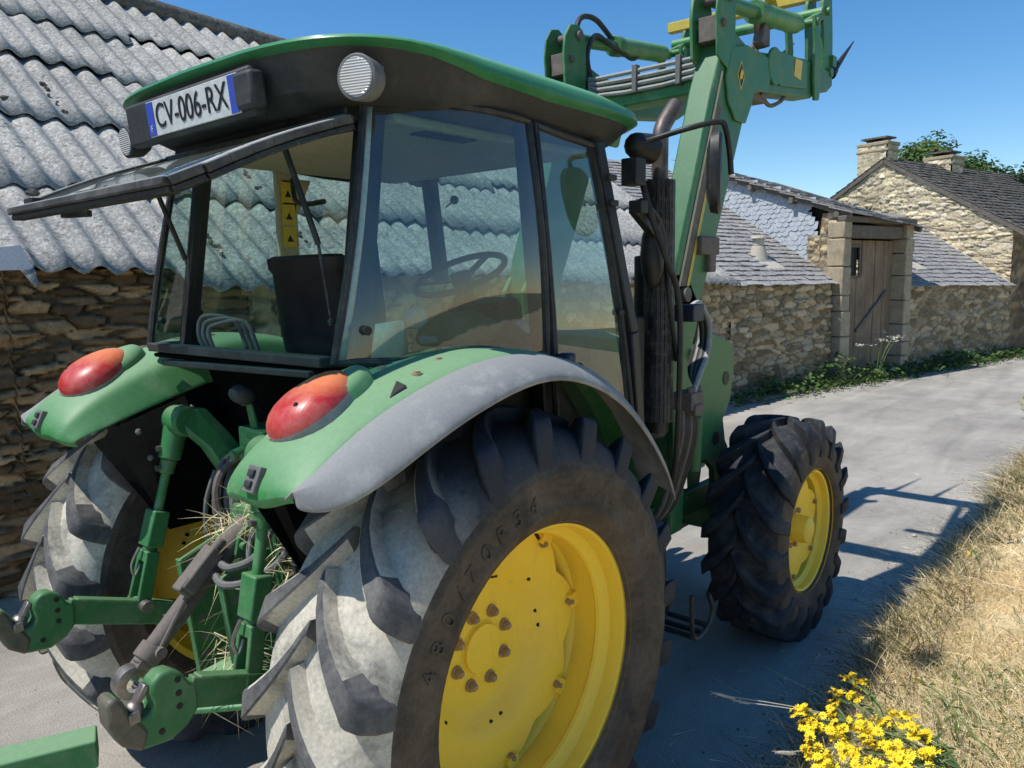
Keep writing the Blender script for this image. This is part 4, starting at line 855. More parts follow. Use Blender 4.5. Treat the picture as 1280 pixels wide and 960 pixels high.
for k in range(4): g.cyl(vb + V((-.045 + k * .03, -.03, .03)), vb + V((-.045 + k * .03, -.03, .065)), .014, n=8)
g.build('valve_block', M['rust'], T, bevel=.006)
for k in range(6):
    o = (k - 2.5) * .022; hose('loader_hose', [vb + V((o, .0, -.04)), vb + V((o * 1.2 - .01, -.01, -.16)), vb + V((o * 1.3 - .03, .02, -.32)), vb + V((o * 1.1 - .07 + .01 * (k % 2), .08, -.52)), vb + V((o - .15, .2, -.66))], .0135, 'rubber_hose' if k % 3 else 'rust')
g = MB(); g.cyl(vb + V((.13, .03, -.10)), vb + V((.12, .03, -.36)), .035, n=14); g.build('accumulator', M['green_dark'], T, bevel=.004)
hose('loader_hose', [(1.000, -0.700, 2.315), (0.989, -0.750, 2.168), (1.063, -0.780, 1.990), (1.171, -0.780, 1.829), (1.190, -0.780, 1.598), (1.246, -0.740, 1.176), (1.280, -0.700, 1.021)], .013)
# ------------------------------------------------------------------ things left in the cab and on the hitch
def crumple(name, c, size, mat, seed, n=16):
    g = MB(); rings = []; c = V(c)
    for i in range(n // 2 + 1):
        a = PI * i / (n // 2); ring = []
        for k in range(n):
            t = 2 * PI * k / n; p = V((math.sin(a) * math.cos(t), math.sin(a) * math.sin(t), math.cos(a)))
            f = 1 + .35 * mnoise.noise(p * 2.2 + V((seed, 0, 0))) + .12 * mnoise.noise(p * 6 + V((0, seed, 0)))
            ring.append((c.x + p.x * size[0] * f, c.y + p.y * size[1] * f, c.z + max(p.z, -.4) * size[2] * f))
        rings.append(ring)
    g.loft(rings); return g.build(name, mat, None, angle=60, sub=1)
tag(crumple('jacket', (.12, -.56, 1.735), (.20, .085, .075), M['cloth'], 3), 'crumpled brown jacket lying behind the side window of the tractor cab', 'jacket')
tag(crumple('cloth_rag', (.30, -.58, 1.72), (.10, .07, .045), M['plastic'], 9), 'small grey rag lying ahead of the brown jacket in the cab', 'rag')
g = MB(); g.add([(-.26, -.555, 1.67), (-.18, -.60, 1.67), (-.17, -.60, 1.80), (-.24, -.565, 1.79)], [(0, 1, 2, 3)]); g.add([(-.18, -.60, 1.67), (-.12, -.57, 1.67), (-.12, -.56, 1.77), (-.17, -.60, 1.80)], [(0, 1, 2, 3)])
tag(g.build('papers', M['paper'], None, recalc=False, solid=.002), 'folded white papers propped against the rear of the cab side window', 'papers')
tag(crumple('plastic_bag', (-0.021, -0.500, 1.784), (.05, .045, .05), M['paper'], 14), 'crumpled white plastic bag between the papers and the jacket in the cab', 'plastic bag')
tag(crumple('bottle_wrap', (-0.004, -0.570, 1.730), (.075, .04, .028), M['glass_edge'], 21), 'flattened pale green wrapper lying low against the side window', 'wrapper')
tag(crumple('paper_ball', (0.381, -0.600, 1.736), (.045, .03, .03), M['paper'], 5), 'small white paper ball near the door post inside the cab', 'paper')
def haymat():
    m, nt, out = nt_new('dry_stalks'); a = N(nt, 'ShaderNodeAttribute'); a.attribute_name = 'tint'
    co = coords(nt); n1 = noise(nt, co, 30, 3)
    c = mixc(nt, 1.0, a.outputs['Color'], ramp(nt, n1, [(.3, .75), (.7, 1.15)]), 'MULTIPLY')
    d = N(nt, 'ShaderNodeBsdfDiffuse'); L(nt, c, d.inputs[0]); t = N(nt, 'ShaderNodeBsdfTranslucent'); L(nt, c, t.inputs[0])
    mx = N(nt, 'ShaderNodeMixShader'); mx.inputs[0].default_value = .3; L(nt, d.outputs[0], mx.inputs[1]); L(nt, t.outputs[0], mx.inputs[2]); L(nt, mx.outputs[0], out.inputs[0]); return m
M['stalk'] = haymat()
class Blades:
    """many thin leaf or stalk faces in one mesh, each with its own tint"""
    def __init__(s): s.v = []; s.f = []; s.c = []
    def blade(s, p, d, ln, w, bend, col, segs=3):
        p = V(p); d = V(d).normalized(); side = d.cross(V((random.uniform(-1, 1), random.uniform(-1, 1), .2))).normalized(); o = len(s.v)
        for i in range(segs + 1):
            t = i / segs; q = p + d * ln * t + V(bend) * ln * t * t; ww = w * (1 - t * .9)
            s.v.append(tuple(q - side * ww / 2)); s.v.append(tuple(q + side * ww / 2)); s.c += [col, col]
        for i in range(segs): s.f.append((o + 2 * i, o + 2 * i + 1, o + 2 * i + 3, o + 2 * i + 2))
    def leaf(s, p, n, u, ln, w, col):
        p, n, u = V(p), V(n).normalized(), V(u); u = (u - n * u.dot(n)).normalized(); r = n.cross(u); o = len(s.v)
        for a, b_, h in ((0, 0, 0), (.3, .5, .06), (.7, .38, .05), (1, 0, -.06), (.7, -.38, .05), (.3, -.5, .06)): s.v.append(tuple(p + u * ln * a + r * w * b_ + n * ln * h)); s.c.append(col)
        s.f += [(o, o + 1, o + 2, o + 3), (o, o + 3, o + 4, o + 5)]
    def build(s, name, mat, parent=None):
        me = bpy.data.meshes.new(name); me.from_pydata(s.v, [], s.f); me.materials.append(mat)
        at = me.color_attributes.new('tint', 'FLOAT_COLOR', 'POINT'); at.data.foreach_set('color', [x for c in s.c for x in (c[0], c[1], c[2], 1)])
        me.update(); o = bpy.data.objects.new(name, me); COL.objects.link(o)
        if parent is not None: o.parent = parent; o.matrix_parent_inverse = Matrix.Translation(-parent_loc(parent))
        return o
def vary(c, k=.25):
    f = 1 + random.uniform(-k, k); return (c[0] * f * (1 + random.uniform(-.06, .06)), c[1] * f, c[2] * f * (1 + random.uniform(-.1, .1)))
STRAW = (.76, .59, .32); STRAW2 = (.93, .79, .50); OLIVE = (.13, .16, .05); LEAF = (.055, .10, .025); LEAF2 = (.10, .17, .045)
B = Blades()
for c, n, r in (((-.40, .03, 1.10), 90, .07), ((-.38, -.14, 1.18), 110, .07), ((-.40, -.02, .68), 170, .13), ((-.34, -.32, 1.02), 170, .12), ((-.50, -.2, .66), 80, .1), ((-.42, .04, .98), 50, .06), ((-.40, -.12, .92), 40, .06)):
    for _ in range(n):
        q = V(c) + V((random.gauss(0, r * .5), random.gauss(0, r * .6), random.gauss(0, r * .4)))
        B.blade(q, (random.uniform(-1, 1), random.uniform(-1, 1), random.uniform(-.9, .7)), random.uniform(.05, .18), .0038, (0, 0, random.uniform(-.5, .1)), vary(STRAW2, .3))
tag(B.build('hay_tufts', M['stalk']), 'wisps of dry hay caught on the rear hitch of the tractor', 'hay', kind='stuff')

# ------------------------------------------------------------------ stone masonry as real relief with a tint per stone
def stone_mat(name, mortar):
    m, nt, out = nt_new(name); a = N(nt, 'ShaderNodeAttribute'); a.attribute_name = 'tint'
    co = coords(nt); n1 = noise(nt, co, 18, 8, .7); n2 = noise(nt, co, 70, 4, .75); n3 = noise(nt, co, 1.3, 4, .6)
    c = mixc(nt, 1.0, a.outputs['Color'], ramp(nt, n1, [(.25, .55), (.75, 1.35)]), 'MULTIPLY')
    c = mixc(nt, ramp(nt, n3, [(.45, 0), (.75, .18)]), c, mortar)
    c = mixc(nt, 1.0, c, ramp(nt, n2, [(.3, .7), (.7, 1.2)]), 'MULTIPLY')
    bsdf(nt, out, c, .92, 0, .2, bump(nt, n2, .5, .01, bump(nt, n1, .5, .025))); return m
M['stone_dark'] = stone_mat('brown_schist_masonry', (.24, .185, .11))
M['stone_tan'] = stone_mat('tan_rubble_masonry', (.36, .28, .175))
M['stone_gable'] = stone_mat('ochre_gable_masonry', (.66, .56, .38))
def masonry(name, org, u, n, length, z0, topf, res, cell, mat, palette, shaded_mort, parent, relief=.03, seed=0, maxz=None, botf=None):
    """sheet of irregular stones: org + u*s + z, stones stand proud along n"""
    u, n = V(u), V(n); ns = max(2, int(length / res)); vs = []; fs = []; cs = []; H = maxz or max(topf(length * i / ns) for i in range(ns + 1)); nz = max(2, int((H - z0) / res))
    for i in range(ns + 1):
        s_ = length * i / ns; zt = topf(s_)
        for j in range(nz + 1):
            z = lerp(z0, zt, j / nz)
            q = V((s_ / cell[0] + seed + .5 * mnoise.noise(V((s_ * 2.2, z * 3, seed))), z / cell[1] + .45 * mnoise.noise(V((s_ * 1.6, z * 2.5, seed + 9))), seed * 3.1))
            dd, pp = mnoise.voronoi(q); e = dd[1] - dd[0]; k = min(max((e - .03) / .10, 0), 1); k = k * k * (3 - 2 * k)
            cid = pp[0]; h = mnoise.cell(cid * 7.31 + V((3, 1, 2))); h2 = mnoise.cell(cid * 5.17 + V((8, 2, 5)))
            off = relief * (k * (.55 + .45 * h) ) + .012 * mnoise.noise(V((s_ * 5, z * 5, seed))) + .02 * mnoise.noise(V((s_ * .8, z * .8, seed)))
            vs.append(tuple(V(org) + u * s_ + n * off + V((0, 0, z))))
            c = palette[int(abs(h2) * 997) % len(palette)]; f = .75 + .5 * abs(h)
            if botf: f *= botf(s_, z)
            cs.append(tuple(lerp(m_, c_ * f, k) for m_, c_ in zip(shaded_mort, c)))  # mortar colour darkened to paint occlusion into the joints
    for i in range(ns):
        for j in range(nz): a = i * (nz + 1) + j; fs.append((a, a + nz + 1, a + nz + 2, a + 1))
    me = bpy.data.meshes.new(name); me.from_pydata(vs, [], fs); me.materials.append(mat)
    at = me.color_attributes.new('tint', 'FLOAT_COLOR', 'POINT'); at.data.foreach_set('color', [x for c in cs for x in (*c, 1)]); me.shade_smooth(); me.update()
    o = bpy.data.objects.new(name, me); COL.objects.link(o)
    if parent is not None: o.parent = parent; o.matrix_parent_inverse = Matrix.Translation(-parent_loc(parent))
    return o
PAL_D = [(.29, .19, .10), (.19, .125, .065), (.36, .245, .13), (.23, .17, .10), (.42, .30, .17), (.13, .09, .052)]
PAL_T = [(.46, .34, .19), (.33, .25, .15), (.56, .44, .28), (.26, .19, .11), (.50, .38, .22), (.40, .33, .22)]
PAL_G = [(.78, .65, .42), (.66, .55, .36), (.86, .74, .52), (.52, .42, .28), (.75, .62, .39), (.64, .55, .41)]

# roof surfaces
def roof_mat(name, a, b_, c_, s1=35, s2=5, sharp=.05):
    m, nt, out = nt_new(name); co = coords(nt); n1 = noise(nt, co, s1, 7, .75); n2 = noise(nt, co, s2, 6, .65); n3 = noise(nt, co, 1.1, 4, .6)
    v = N(nt, 'ShaderNodeTexVoronoi'); v.inputs['Scale'].default_value = s1 * .9; L(nt, co, v.inputs['Vector'])
    c = mixc(nt, ramp(nt, n2, [(.35, 0), (.7, 1)]), a, b_)
    c = mixc(nt, ramp(nt, n1, [(.5, 0), (.5 + sharp, .95)]), c, c_); n4 = noise(nt, co, s1 * .45, 6, .7, .8); c = mixc(nt, ramp(nt, n4, [(.56, 0), (.63, .7)]), c, tuple(x * .42 for x in a))
    c = mixc(nt, ramp(nt, v.outputs['Distance'], [(.08, .55), (.22, 0)]), c, tuple(x * .28 for x in a))
    c = mixc(nt, 1.0, c, ramp(nt, n3, [(.3, .82), (.7, 1.12)]), 'MULTIPLY')
    bsdf(nt, out, c, 1.0, 0, .06, bump(nt, n1, .5, .012)); return m
M['fibre'] = roof_mat('lichened_fibre_cement', (.27, .26, .235), (.37, .358, .325), (.50, .485, .45))
M['slate'] = roof_mat('weathered_grey_slate', (.25, .24, .23), (.33, .315, .30), (.40, .385, .36), 22, 3)
M['slate_dark'] = roof_mat('dark_house_slate', (.10, .095, .085), (.15, .14, .12), (.20, .19, .165), 18, 2)
M['slate_blue'] = paint('blue_grey_scale_slate', (.40, .43, .46), (.60, .62, .64), .5, .8, 9)
M['lime'] = paint('pale_lime_mortar', (.50, .45, .37), (.36, .32, .25), .95, .6, 8)
M['granite'] = paint('grey_granite_block', (.40, .33, .22), (.24, .19, .13), .92, .9, 7, fine=30)
def wood_mat():
    m, nt, out = nt_new('weathered_plank'); co = coords(nt, (14, 14, .8)); n1 = noise(nt, co, 3, 8, .7, 1); co2 = coords(nt); n2 = noise(nt, co2, 2, 4)
    c = mixc(nt, ramp(nt, n1, [(.3, 0), (.7, 1)]), (.17, .115, .07), (.34, .26, .18)); c = mixc(nt, 1.0, c, ramp(nt, n2, [(.3, .7), (.7, 1.15)]), 'MULTIPLY')
    bsdf(nt, out, c, .9, 0, .2, bump(nt, n1, .4, .01)); return m
M['wood'] = wood_mat()
M['old_timber'] = paint('grey_old_timber', (.13, .11, .09), (.24, .21, .18), .9, .8, 11)
M['whitewash'] = paint('whitewashed_board', (.72, .71, .72), (.5, .49, .47), .9, .4, 5)

# ------------------------------------------------------------------ barn on the left
barn = empty('barn', (2, 3.1, 0)); tag(barn, 'long brown stone barn with corrugated grey roof behind the tractor', 'barn')
def wall_y(x): return lerp(3.12, 2.80, (x + 3) / 12.4)
masonry('wall', (-1.6, wall_y(-1.6), 0), (1, -.0258, 0), (0, -1, 0), 3.1, -.05, lambda s: 2.02 + (.10 if s < 1.5 else .0), .0135, (.26, .060), M['stone_dark'], PAL_D, (.13, .095, .055), barn, .07, 2)
masonry('wall', (1.5, wall_y(1.5), 0), (1, -.0258, 0), (0, -1, 0), 8.1, -.05, lambda s: lerp(1.99, 1.80, s / 8.1), .030, (.26, .10), M['stone_tan'], PAL_T, (.20, .155, .095), barn, .06, 5)
g = MB(); g.prism([(-7, 3.25, -.05), (-1.6, 3.10, -.05), (-1.6, 3.10, 2.02), (-7, 3.25, 2.05)], (.0, .45, 0)); g.prism([(-1.6, wall_y(-1.6) + .05, 0), (9.35, 2.86, 0), (9.35, 2.86, 1.78), (-1.6, wall_y(-1.6) + .05, 2.0)], (.1, .4, 0)); g.build('wall_core', M['stone_dark'], barn)
def roof_pt(x, v):
    """v: 0 at the eave, 1 at the ridge"""
    ey = lerp(3.0, 2.62, (x + 4) / 12.6); ez = lerp(2.02, 1.745, (x + 4) / 12.6); ry = lerp(7.8, 6.19, (x + 4) / 16.45); rz = lerp(5.62, 4.40, (x + 4) / 16.45)
    return V((x - .35 * v * (ry - ey) * .0, lerp(ey, ry, v), lerp(ez, rz, v)))
rn = V((0, -.6, .8))
pitch = .205
for r in range(6):
    g = MB(); v0, v1 = r / 5.2, min((r + 1) / 5.2 + .012, 1.0)
    if r == 5: break
    xs = []; x = -6.0; 
    while x < 9.3: xs.append(x); x += pitch / 8
    rows = []
    for jv in range(5):
        v = lerp(v0, v1, jv / 4); row = []
        for x in xs:
            sheet = math.floor((x + .37 * r) / .92); rj = random.Random(sheet * 31 + r * 7)
            dv = rj.uniform(-.02, .016) + (.006 * mnoise.noise(V((x * 9, r, 0))) if jv == 0 else 0) + (.055 if r == 0 and x < -.03 else 0); dz = rj.uniform(0, .026)
            p = roof_pt(x, v + (dv if jv == 0 else 0)); h = .026 * math.cos(2 * PI * x / pitch) + .020 * (1 - jv / 4) + dz * (1 - jv / 4) + .01 * mnoise.noise(V((x * .6, v * 6, 4)))
            row.append(tuple(p + rn * (h + .03)))
        rows.append(row)
    g.loft(rows, False)
    g.build('roof_sheet', M['fibre'], barn, recalc=False, angle=75, solid=.008)
g = MB()
for r in range(5):
    for k in range(0, 74):
        x = .205 * (k - 29)
        if k % 3 == 0 and x < 9.2: p = roof_pt(x, (r + .22) / 5.2); g.cyl(p + rn * .058, p + rn * .078, .011, .006, 6)
tag(g.build('roof_fixing', M['rust'], barn), kind='stuff')
g = MB(); g.tube([roof_pt(x, .985) + V((0, 0, .05)) for x in (-6, -2, 2, 6, 9.2)], .12, 14, 2); g.build('ridge_cap', M['slate_dark'], barn)
g = MB(); g.prism([(-6, 7.9, 5.5), (9.3, 6.4, 4.35), (9.3, 6.9, 0), (-6, 8.2, 0)], (0, .3, 0)); g.build('rear_wall', M['stone_tan'], barn)
g = MB(); g.prism([(-.60, 2.86, 2.075), (-0.161, 2.860, 2.014), (0.018, 2.860, 2.017), (-0.037, 2.870, 2.162), (-0.145, 2.870, 2.146), (-.60, 2.87, 2.19)], (0, .012, .0)); g.build('eave_board', M['whitewash'], barn)
g = MB()
for x, v, w in ((.1, .32, .05), (.55, .42, .04), (-.35, .20, .06), (.30, .17, .05)):
    p = roof_pt(x, v) + rn * .055; g.ball(p, (w, w * .5, w * .5), 8)
rnd = random.Random(77)
for x0, va, vb in ((.62, .12, .20), (.40, .24, .36), (-.10, .30, .40), (1.35, .05, .16), (1.3, .22, .36), (2.2, .1, .2), (2.2, .25, .33), (3.1, .07, .18), (.95, .40, .5)):
    for _ in range(14):
        v = rnd.uniform(va, vb); p = roof_pt(x0 + rnd.gauss(0, .012), v) + rn * .045; w = rnd.uniform(.008, .02); g.ball(p, (w, w * 1.6, w), 6)
tag(g.build('moss_patch', M['slate_dark'], barn), kind='stuff')

# ------------------------------------------------------------------ outbuilding with the plank door, beyond the barn
A0 = V((9.4, 2.8, 0)); U = V((.968, -.2509, 0)); W = V((.2509, .968, 0))
def wp(s, w, z): return A0 + U * s + W * w + V((0, 0, z))
shed = empty('outbuilding', wp(4, 0, 0)); tag(shed, 'stone outbuilding with a tall plank doorway and low slate roofs along the lane', 'outbuilding')
foot_tone = lambda s, z: .55 + .45 * min(max(z / .5, 0), 1)  # stones get darker towards the foot of the wall
masonry('wall', wp(0, 0, 0), U, -W, 2.62, -.05, lambda s: 1.74, .021, (.27, .10), M['stone_tan'], PAL_T, (.21, .165, .10), shed, .06, 11, botf=foot_tone)
masonry('wall', wp(5.0, 0, 0), U, -W, 4.45, -.05, lambda s: 1.64 - .02 * s, .03, (.28, .10), M['stone_tan'], PAL_T, (.24, .19, .12), shed, .05, 13, botf=foot_tone)
g = MB(); g.prism([wp(0, .05, 0), wp(2.7, .05, 0), wp(2.7, .05, 1.7), wp(0, .05, 1.7)], W * .4); g.prism([wp(4.95, .05, 0), wp(9.4, .05, 0), wp(9.4, .05, 1.55), wp(4.95, .05, 1.55)], W * .4); g.build('wall_core', M['stone_dark'], shed)
def slate_roof(name, s0, s1, ze0, ze1, slope, wmax, mat, row=.14, seed=1, s1top=None):
    g = MB(); nr = int(wmax / row)
    for r in range(nr):
        rnd = random.Random(seed * 100 + r); s = s0; st = lerp(s1, s1top if s1top else s1, r / nr)
        while s < st - .02:
            wd = min(rnd.uniform(.13, .24), st - s); e = lerp(ze0, ze1, (s - s0) / (s1 - s0)); w0 = -.12 + r * row + rnd.uniform(-.018, .012); h = rnd.uniform(.010, .024); hh = h + rnd.uniform(-.006, .006)
            w1 = w0 + row * 1.5; a = [wp(s, w0, e + slope * (w0 + .12) + h), wp(s + wd - .006, w0, e + slope * (w0 + .12) + hh), wp(s + wd - .006, w1, e + slope * (w1 + .12) - .012), wp(s, w1, e + slope * (w1 + .12) - .012)]
            g.add(a + [p - V((0, 0, .012)) for p in a[:2]], [(0, 1, 2, 3), (4, 5, 1, 0)]); s += wd
    return g.build(name, mat, shed, recalc=False)
slate_roof('slate_roof', -.6, 2.86, 1.74, 1.70, .585, 4.3, M['slate'], .13, 1)
slate_roof('slate_roof', 4.95, 9.44, 1.62, 1.54, .655, 2.6, M['slate'], .13, 2)
g = MB(); g.prism([wp(-.6, 3.2, 3.55), wp(2.86, 3.2, 3.55), wp(2.86, 4.3, 4.05), wp(-.6, 4.3, 4.05)], (0, 0, .05)); g.prism([wp(-.6, 4.2, 0), wp(9.4, 4.2, 0), wp(9.4, 4.2, 3.3), wp(2.9, 4.2, 4.1), wp(-.6, 4.2, 4.1)], W * .3); g.build('rear_wall', M['stone_tan'], shed)
# roof vents: squat clay hoods
def vent(s, w, z, k):
    root = MB(); c = wp(s, w, z); root.cyl(c - V((0, 0, .15)), c + V((0, 0, .12)), .17 * k, .11 * k, 14); root.cyl(c + V((0, 0, .12)), c + V((0, 0, .24)), .09 * k, .10 * k, 14); root.cyl(c + V((0, 0, .24)), c + V((0, 0, .29)), .14 * k, .12 * k, 14)
    root.prism([wp(s - .22 * k, w - .40, z - .30), wp(s + .22 * k, w - .40, z - .30), wp(s + .2 * k, w + .1, z - .02), wp(s - .2 * k, w + .1, z - .02)], (0, 0, .04))
    return root.build('roof_vent', M['lime'], shed, bevel=.01)
vent(1.62, .72, 2.25, 1.0); vent(6.35, .75, 2.20, .9)
# porch: granite jambs, lintel, door, slate-hung cheek, lean roof
rnd = random.Random(5)
for s0, s1 in ((2.70, 2.95), (4.70, 4.96)):
    z = -.05; g = MB()
    while z < 2.72:
        h = min(rnd.uniform(.26, .5), 2.76 - z); o = rnd.uniform(-.03, .03); g.box(wp((s0 + s1) / 2 + o * .5, -.02, z + h / 2), (s1 - s0 + o, .30 + abs(o), h - .012), Matrix.Rotation(math.atan2(U.y, U.x), 3, 'Z')); z += h
    g.build('door_jamb', M['granite'], shed, bevel=.02)
ru = Matrix.Rotation(math.atan2(U.y, U.x), 3, 'Z')
g = MB(); g.box(wp(3.80, .02, 2.60), (2.1, .26, .22), ru); g.box(wp(3.85, -.12, 2.80), (2.3, .16, .10), ru); g.build('lintel', M['old_timber'], shed, bevel=.02)
g = MB(); rnd = random.Random(8); s = 2.94
while s < 4.70:
    w = min(rnd.uniform(.13, .19), 4.71 - s)
    z1 = 2.46; segs = [(-.02, z1)]
    if s + w > 3.16 and s < 3.58: segs = [(-.02, 1.84), (2.34, z1)]
    for a, b_ in segs: g.box(wp(s + w / 2, .10 + rnd.uniform(-.006, .006), (a + b_) / 2), (w - .008, .035, b_ - a), ru)
    s += w
door = g.build('plank_door', M['wood'], shed, bevel=.003)
g = MB(); g.box(wp(3.37, .13, 2.09), (.46, .01, .52), ru); g.build('door_opening', M['ink'], door)
g = MB()
for sx in (3.13, 3.61): g.box(wp(sx, .075, 2.09), (.05, .03, .56), ru)
for z in (1.82, 2.36): g.box(wp(3.37, .075, z), (.53, .03, .05), ru)
g.build('opening_frame', M['old_timber'], door, bevel=.004)
g = MB(); g.bar(wp(3.55, .06, .85), wp(4.50, .06, 1.55), .03, .05); g.build('door_bar', M['rust'], door)
g = MB(); g.box(wp(3.8, .02, .06), (1.7, .4, .16), ru); g.build('door_step', M['granite'], shed, bevel=.03)
# slate-hung cheek with scale slates
g = MB(); rnd = random.Random(3); row = .085; z = 1.75
r = 0
while z < 4.0:
    w = .30 + (r % 2) * .065
    while w < 3.4:
        lo = 1.735 + .585 * w; hi = 2.98 + .345 * w
        if lo - .03 < z + .05 and z < hi - .05 and not (w < .52 + .08 * math.sin(z * 9)):
            rr = .072; tilt = rnd.uniform(-.006, .006); P = []
            for k in range(9):
                t = PI + PI * k / 8; P.append(wp(2.86 - .014 - rnd.uniform(0, .004), w + rr * math.cos(t), z + .02 + rr * .75 * math.sin(t)))
            P += [wp(2.86 - .002, w + rr, z + .11), wp(2.86 - .002, w - rr, z + .11)]
            P = [p - U * tilt for p in P]; g.add(P, [tuple(range(11))])
        w += .13
    z += row; r += 1
g.build('scale_slates', M['slate_blue'], shed, recalc=False)
g = MB(); g.prism([wp(2.88, -.02, 1.7), wp(2.88, 3.6, 3.8), wp(2.88, 3.6, 4.2), wp(2.88, -.02, 2.97)], U * .16); g.build('cheek_core', M['stone_dark'], shed)
masonry('cheek_stone', wp(2.835, .60, 0), -W, -U, .76, 1.66, lambda s: 2.92 if s > .25 else 2.55, .03, (.17, .10), M['stone_gable'], PAL_T, (.36, .30, .21), shed, .05, 21)
g = MB(); rnd = random.Random(4)
for r in range(12):
    w0 = -.32 + r * .33; s = 2.70
    while s < 5.2:
        wd = rnd.uniform(.16, .3); e = 2.985 - .085 * (s - 2.7) / 1.0; h = rnd.uniform(.02, .04)
        a = [wp(s, w0, e + .345 * w0 + h), wp(s + wd, w0, e - .085 * wd + .345 * w0 + h), wp(s + wd, w0 + .45, e - .085 * wd + .345 * (w0 + .45) - .01), wp(s, w0 + .45, e + .345 * (w0 + .45) - .01)]
        g.add(a + [p - V((0, 0, .02)) for p in a], [(0, 1, 2, 3), (4, 5, 1, 0), (4, 0, 3, 7)]); s += wd
g.build('porch_roof', M['slate'], shed, recalc=False)
g = MB()
for w in (.0, .9, 1.8): g.bar(wp(2.72, w, 2.88 + .345 * w), wp(5.1, w, 2.70 + .345 * w), .09, .11)
g.bar(wp(2.78, -.25, 2.86), wp(2.78, 3.3, 4.08), .07, .12); g.bar(wp(5.05, -.25, 2.66), wp(5.05, 3.0, 3.8), .07, .12); g.build('rafter', M['old_timber'], shed, bevel=.01)
g = MB(); g.prism([wp(4.93, .0, 1.55), wp(4.93, 3.2, 3.6), wp(4.93, 3.2, 3.8), wp(4.93, -.02, 2.75)], U * .02); g.build('cheek_core', M['stone_dark'], shed)

# ------------------------------------------------------------------ house with the gable
house = empty('stone_house', wp(12, 2, 0)); tag(house, 'old stone house with sunlit ochre gable, slate roof and two chimneys', 'house')
def gz(w): return 4.62 - .595 * abs(w - 3.0)
masonry('gable_wall', wp(9.45, 6.1, 0), -W, -U, 6.1, 0, lambda s: gz(6.1 - s), .026, (.25, .075), M['stone_gable'], PAL_G, (.40, .33, .22), house, .045, 31)
masonry('front_wall', wp(9.40, 0, 0), U, -W, 8.0, -.05, lambda s: 2.72, .07, (.34, .13), M['stone_tan'], PAL_D, (.16, .13, .09), house, .04, 33)
g = MB(); g.prism([wp(9.47, .06, 0), wp(9.47, 6.0, 0), wp(9.47, 6.0, 2.7), wp(9.47, 3.0, 4.50), wp(9.47, .06, 2.72)], U * 9); g.build('wall_core', M['stone_dark'], house)
g = MB(); rnd = random.Random(6)
for side in (-1, 1):
    for r in range(22):
        s = 9.36; t0 = r * .155
        while s < 18.6:
            wd = rnd.uniform(.2, .4); h = rnd.uniform(.02, .04); t1 = t0 + .24
            def rp(ss, t, hh): return wp(ss, 3.0 + side * (3.28 - t), 4.66 - .595 * (3.28 - t) + hh)
            a = [rp(s, t0, h), rp(s + wd - .01, t0, h + rnd.uniform(-.008, .008)), rp(s + wd - .01, min(t1, 3.30), .0), rp(s, min(t1, 3.30), .0)]
            g.add(a, [(0, 1, 2, 3)]); s += wd
g.build('roof', M['slate_dark'], house, recalc=False, solid=.012)
g = MB()
for side in (-1, 1): g.bar(wp(9.40, 3.0, 4.60), wp(9.40, 3.0 + side * 3.28, 4.60 - .595 * 3.28), .06, .10)
g.build('verge_board', M['old_timber'], house)
g = MB(); g.bar(wp(9.38, .0, 1.60), wp(9.38, 2.35, 3.12), .05, .07); g.build('flashing', M['lime'], house, bevel=.01)
def chimney(s0, s1, w0, w1, z0, z1):
    c = MB(); c.box(wp((s0 + s1) / 2, (w0 + w1) / 2, (z0 + z1) / 2), (s1 - s0, w1 - w0, z1 - z0), ru)
    ch = c.build('chimney_core', M['stone_dark'], house)
    ht = z1 - z0
    masonry('chimney_face', wp(s0 - .02, w1, z0), -W, -U, w1 - w0, 0, lambda s: ht, .035, (.22, .09), M['stone_gable'], PAL_G, (.40, .34, .25), ch, .03, 41 + s0)
    masonry('chimney_face', wp(s0, w0 - .02, z0), U, -W, s1 - s0, 0, lambda s: ht, .035, (.22, .09), M['stone_gable'], PAL_G, (.40, .34, .25), ch, .03, 43 + s0)
    c = MB(); c.box(wp((s0 + s1) / 2, (w0 + w1) / 2, z1 + .03), (s1 - s0 + .09, w1 - w0 + .09, .09), ru); c.box(wp((s0 + s1) / 2, (w0 + w1) / 2, z1 - .14), (s1 - s0 + .10, w1 - w0 + .10, .07), ru); c.build('chimney_cap', M['granite'], ch, bevel=.02)
    c = MB()
    for a in (-1, 1): c.box(wp((s0 + s1) / 2, (w0 + w1) / 2 + a * (w1 - w0) * .3, z1 + .12), (.2, .08, .10), ru)
    c.box(wp((s0 + s1) / 2, (w0 + w1) / 2, z1 + .18), (s1 - s0 - .04, w1 - w0 - .06, .04), ru); c.build('chimney_slab', M['slate_dark'], ch)
chimney(9.46, 9.95, 2.98, 3.72, 4.2, 5.02); chimney(12.0, 12.6, 2.65, 3.35, 4.2, 4.82)

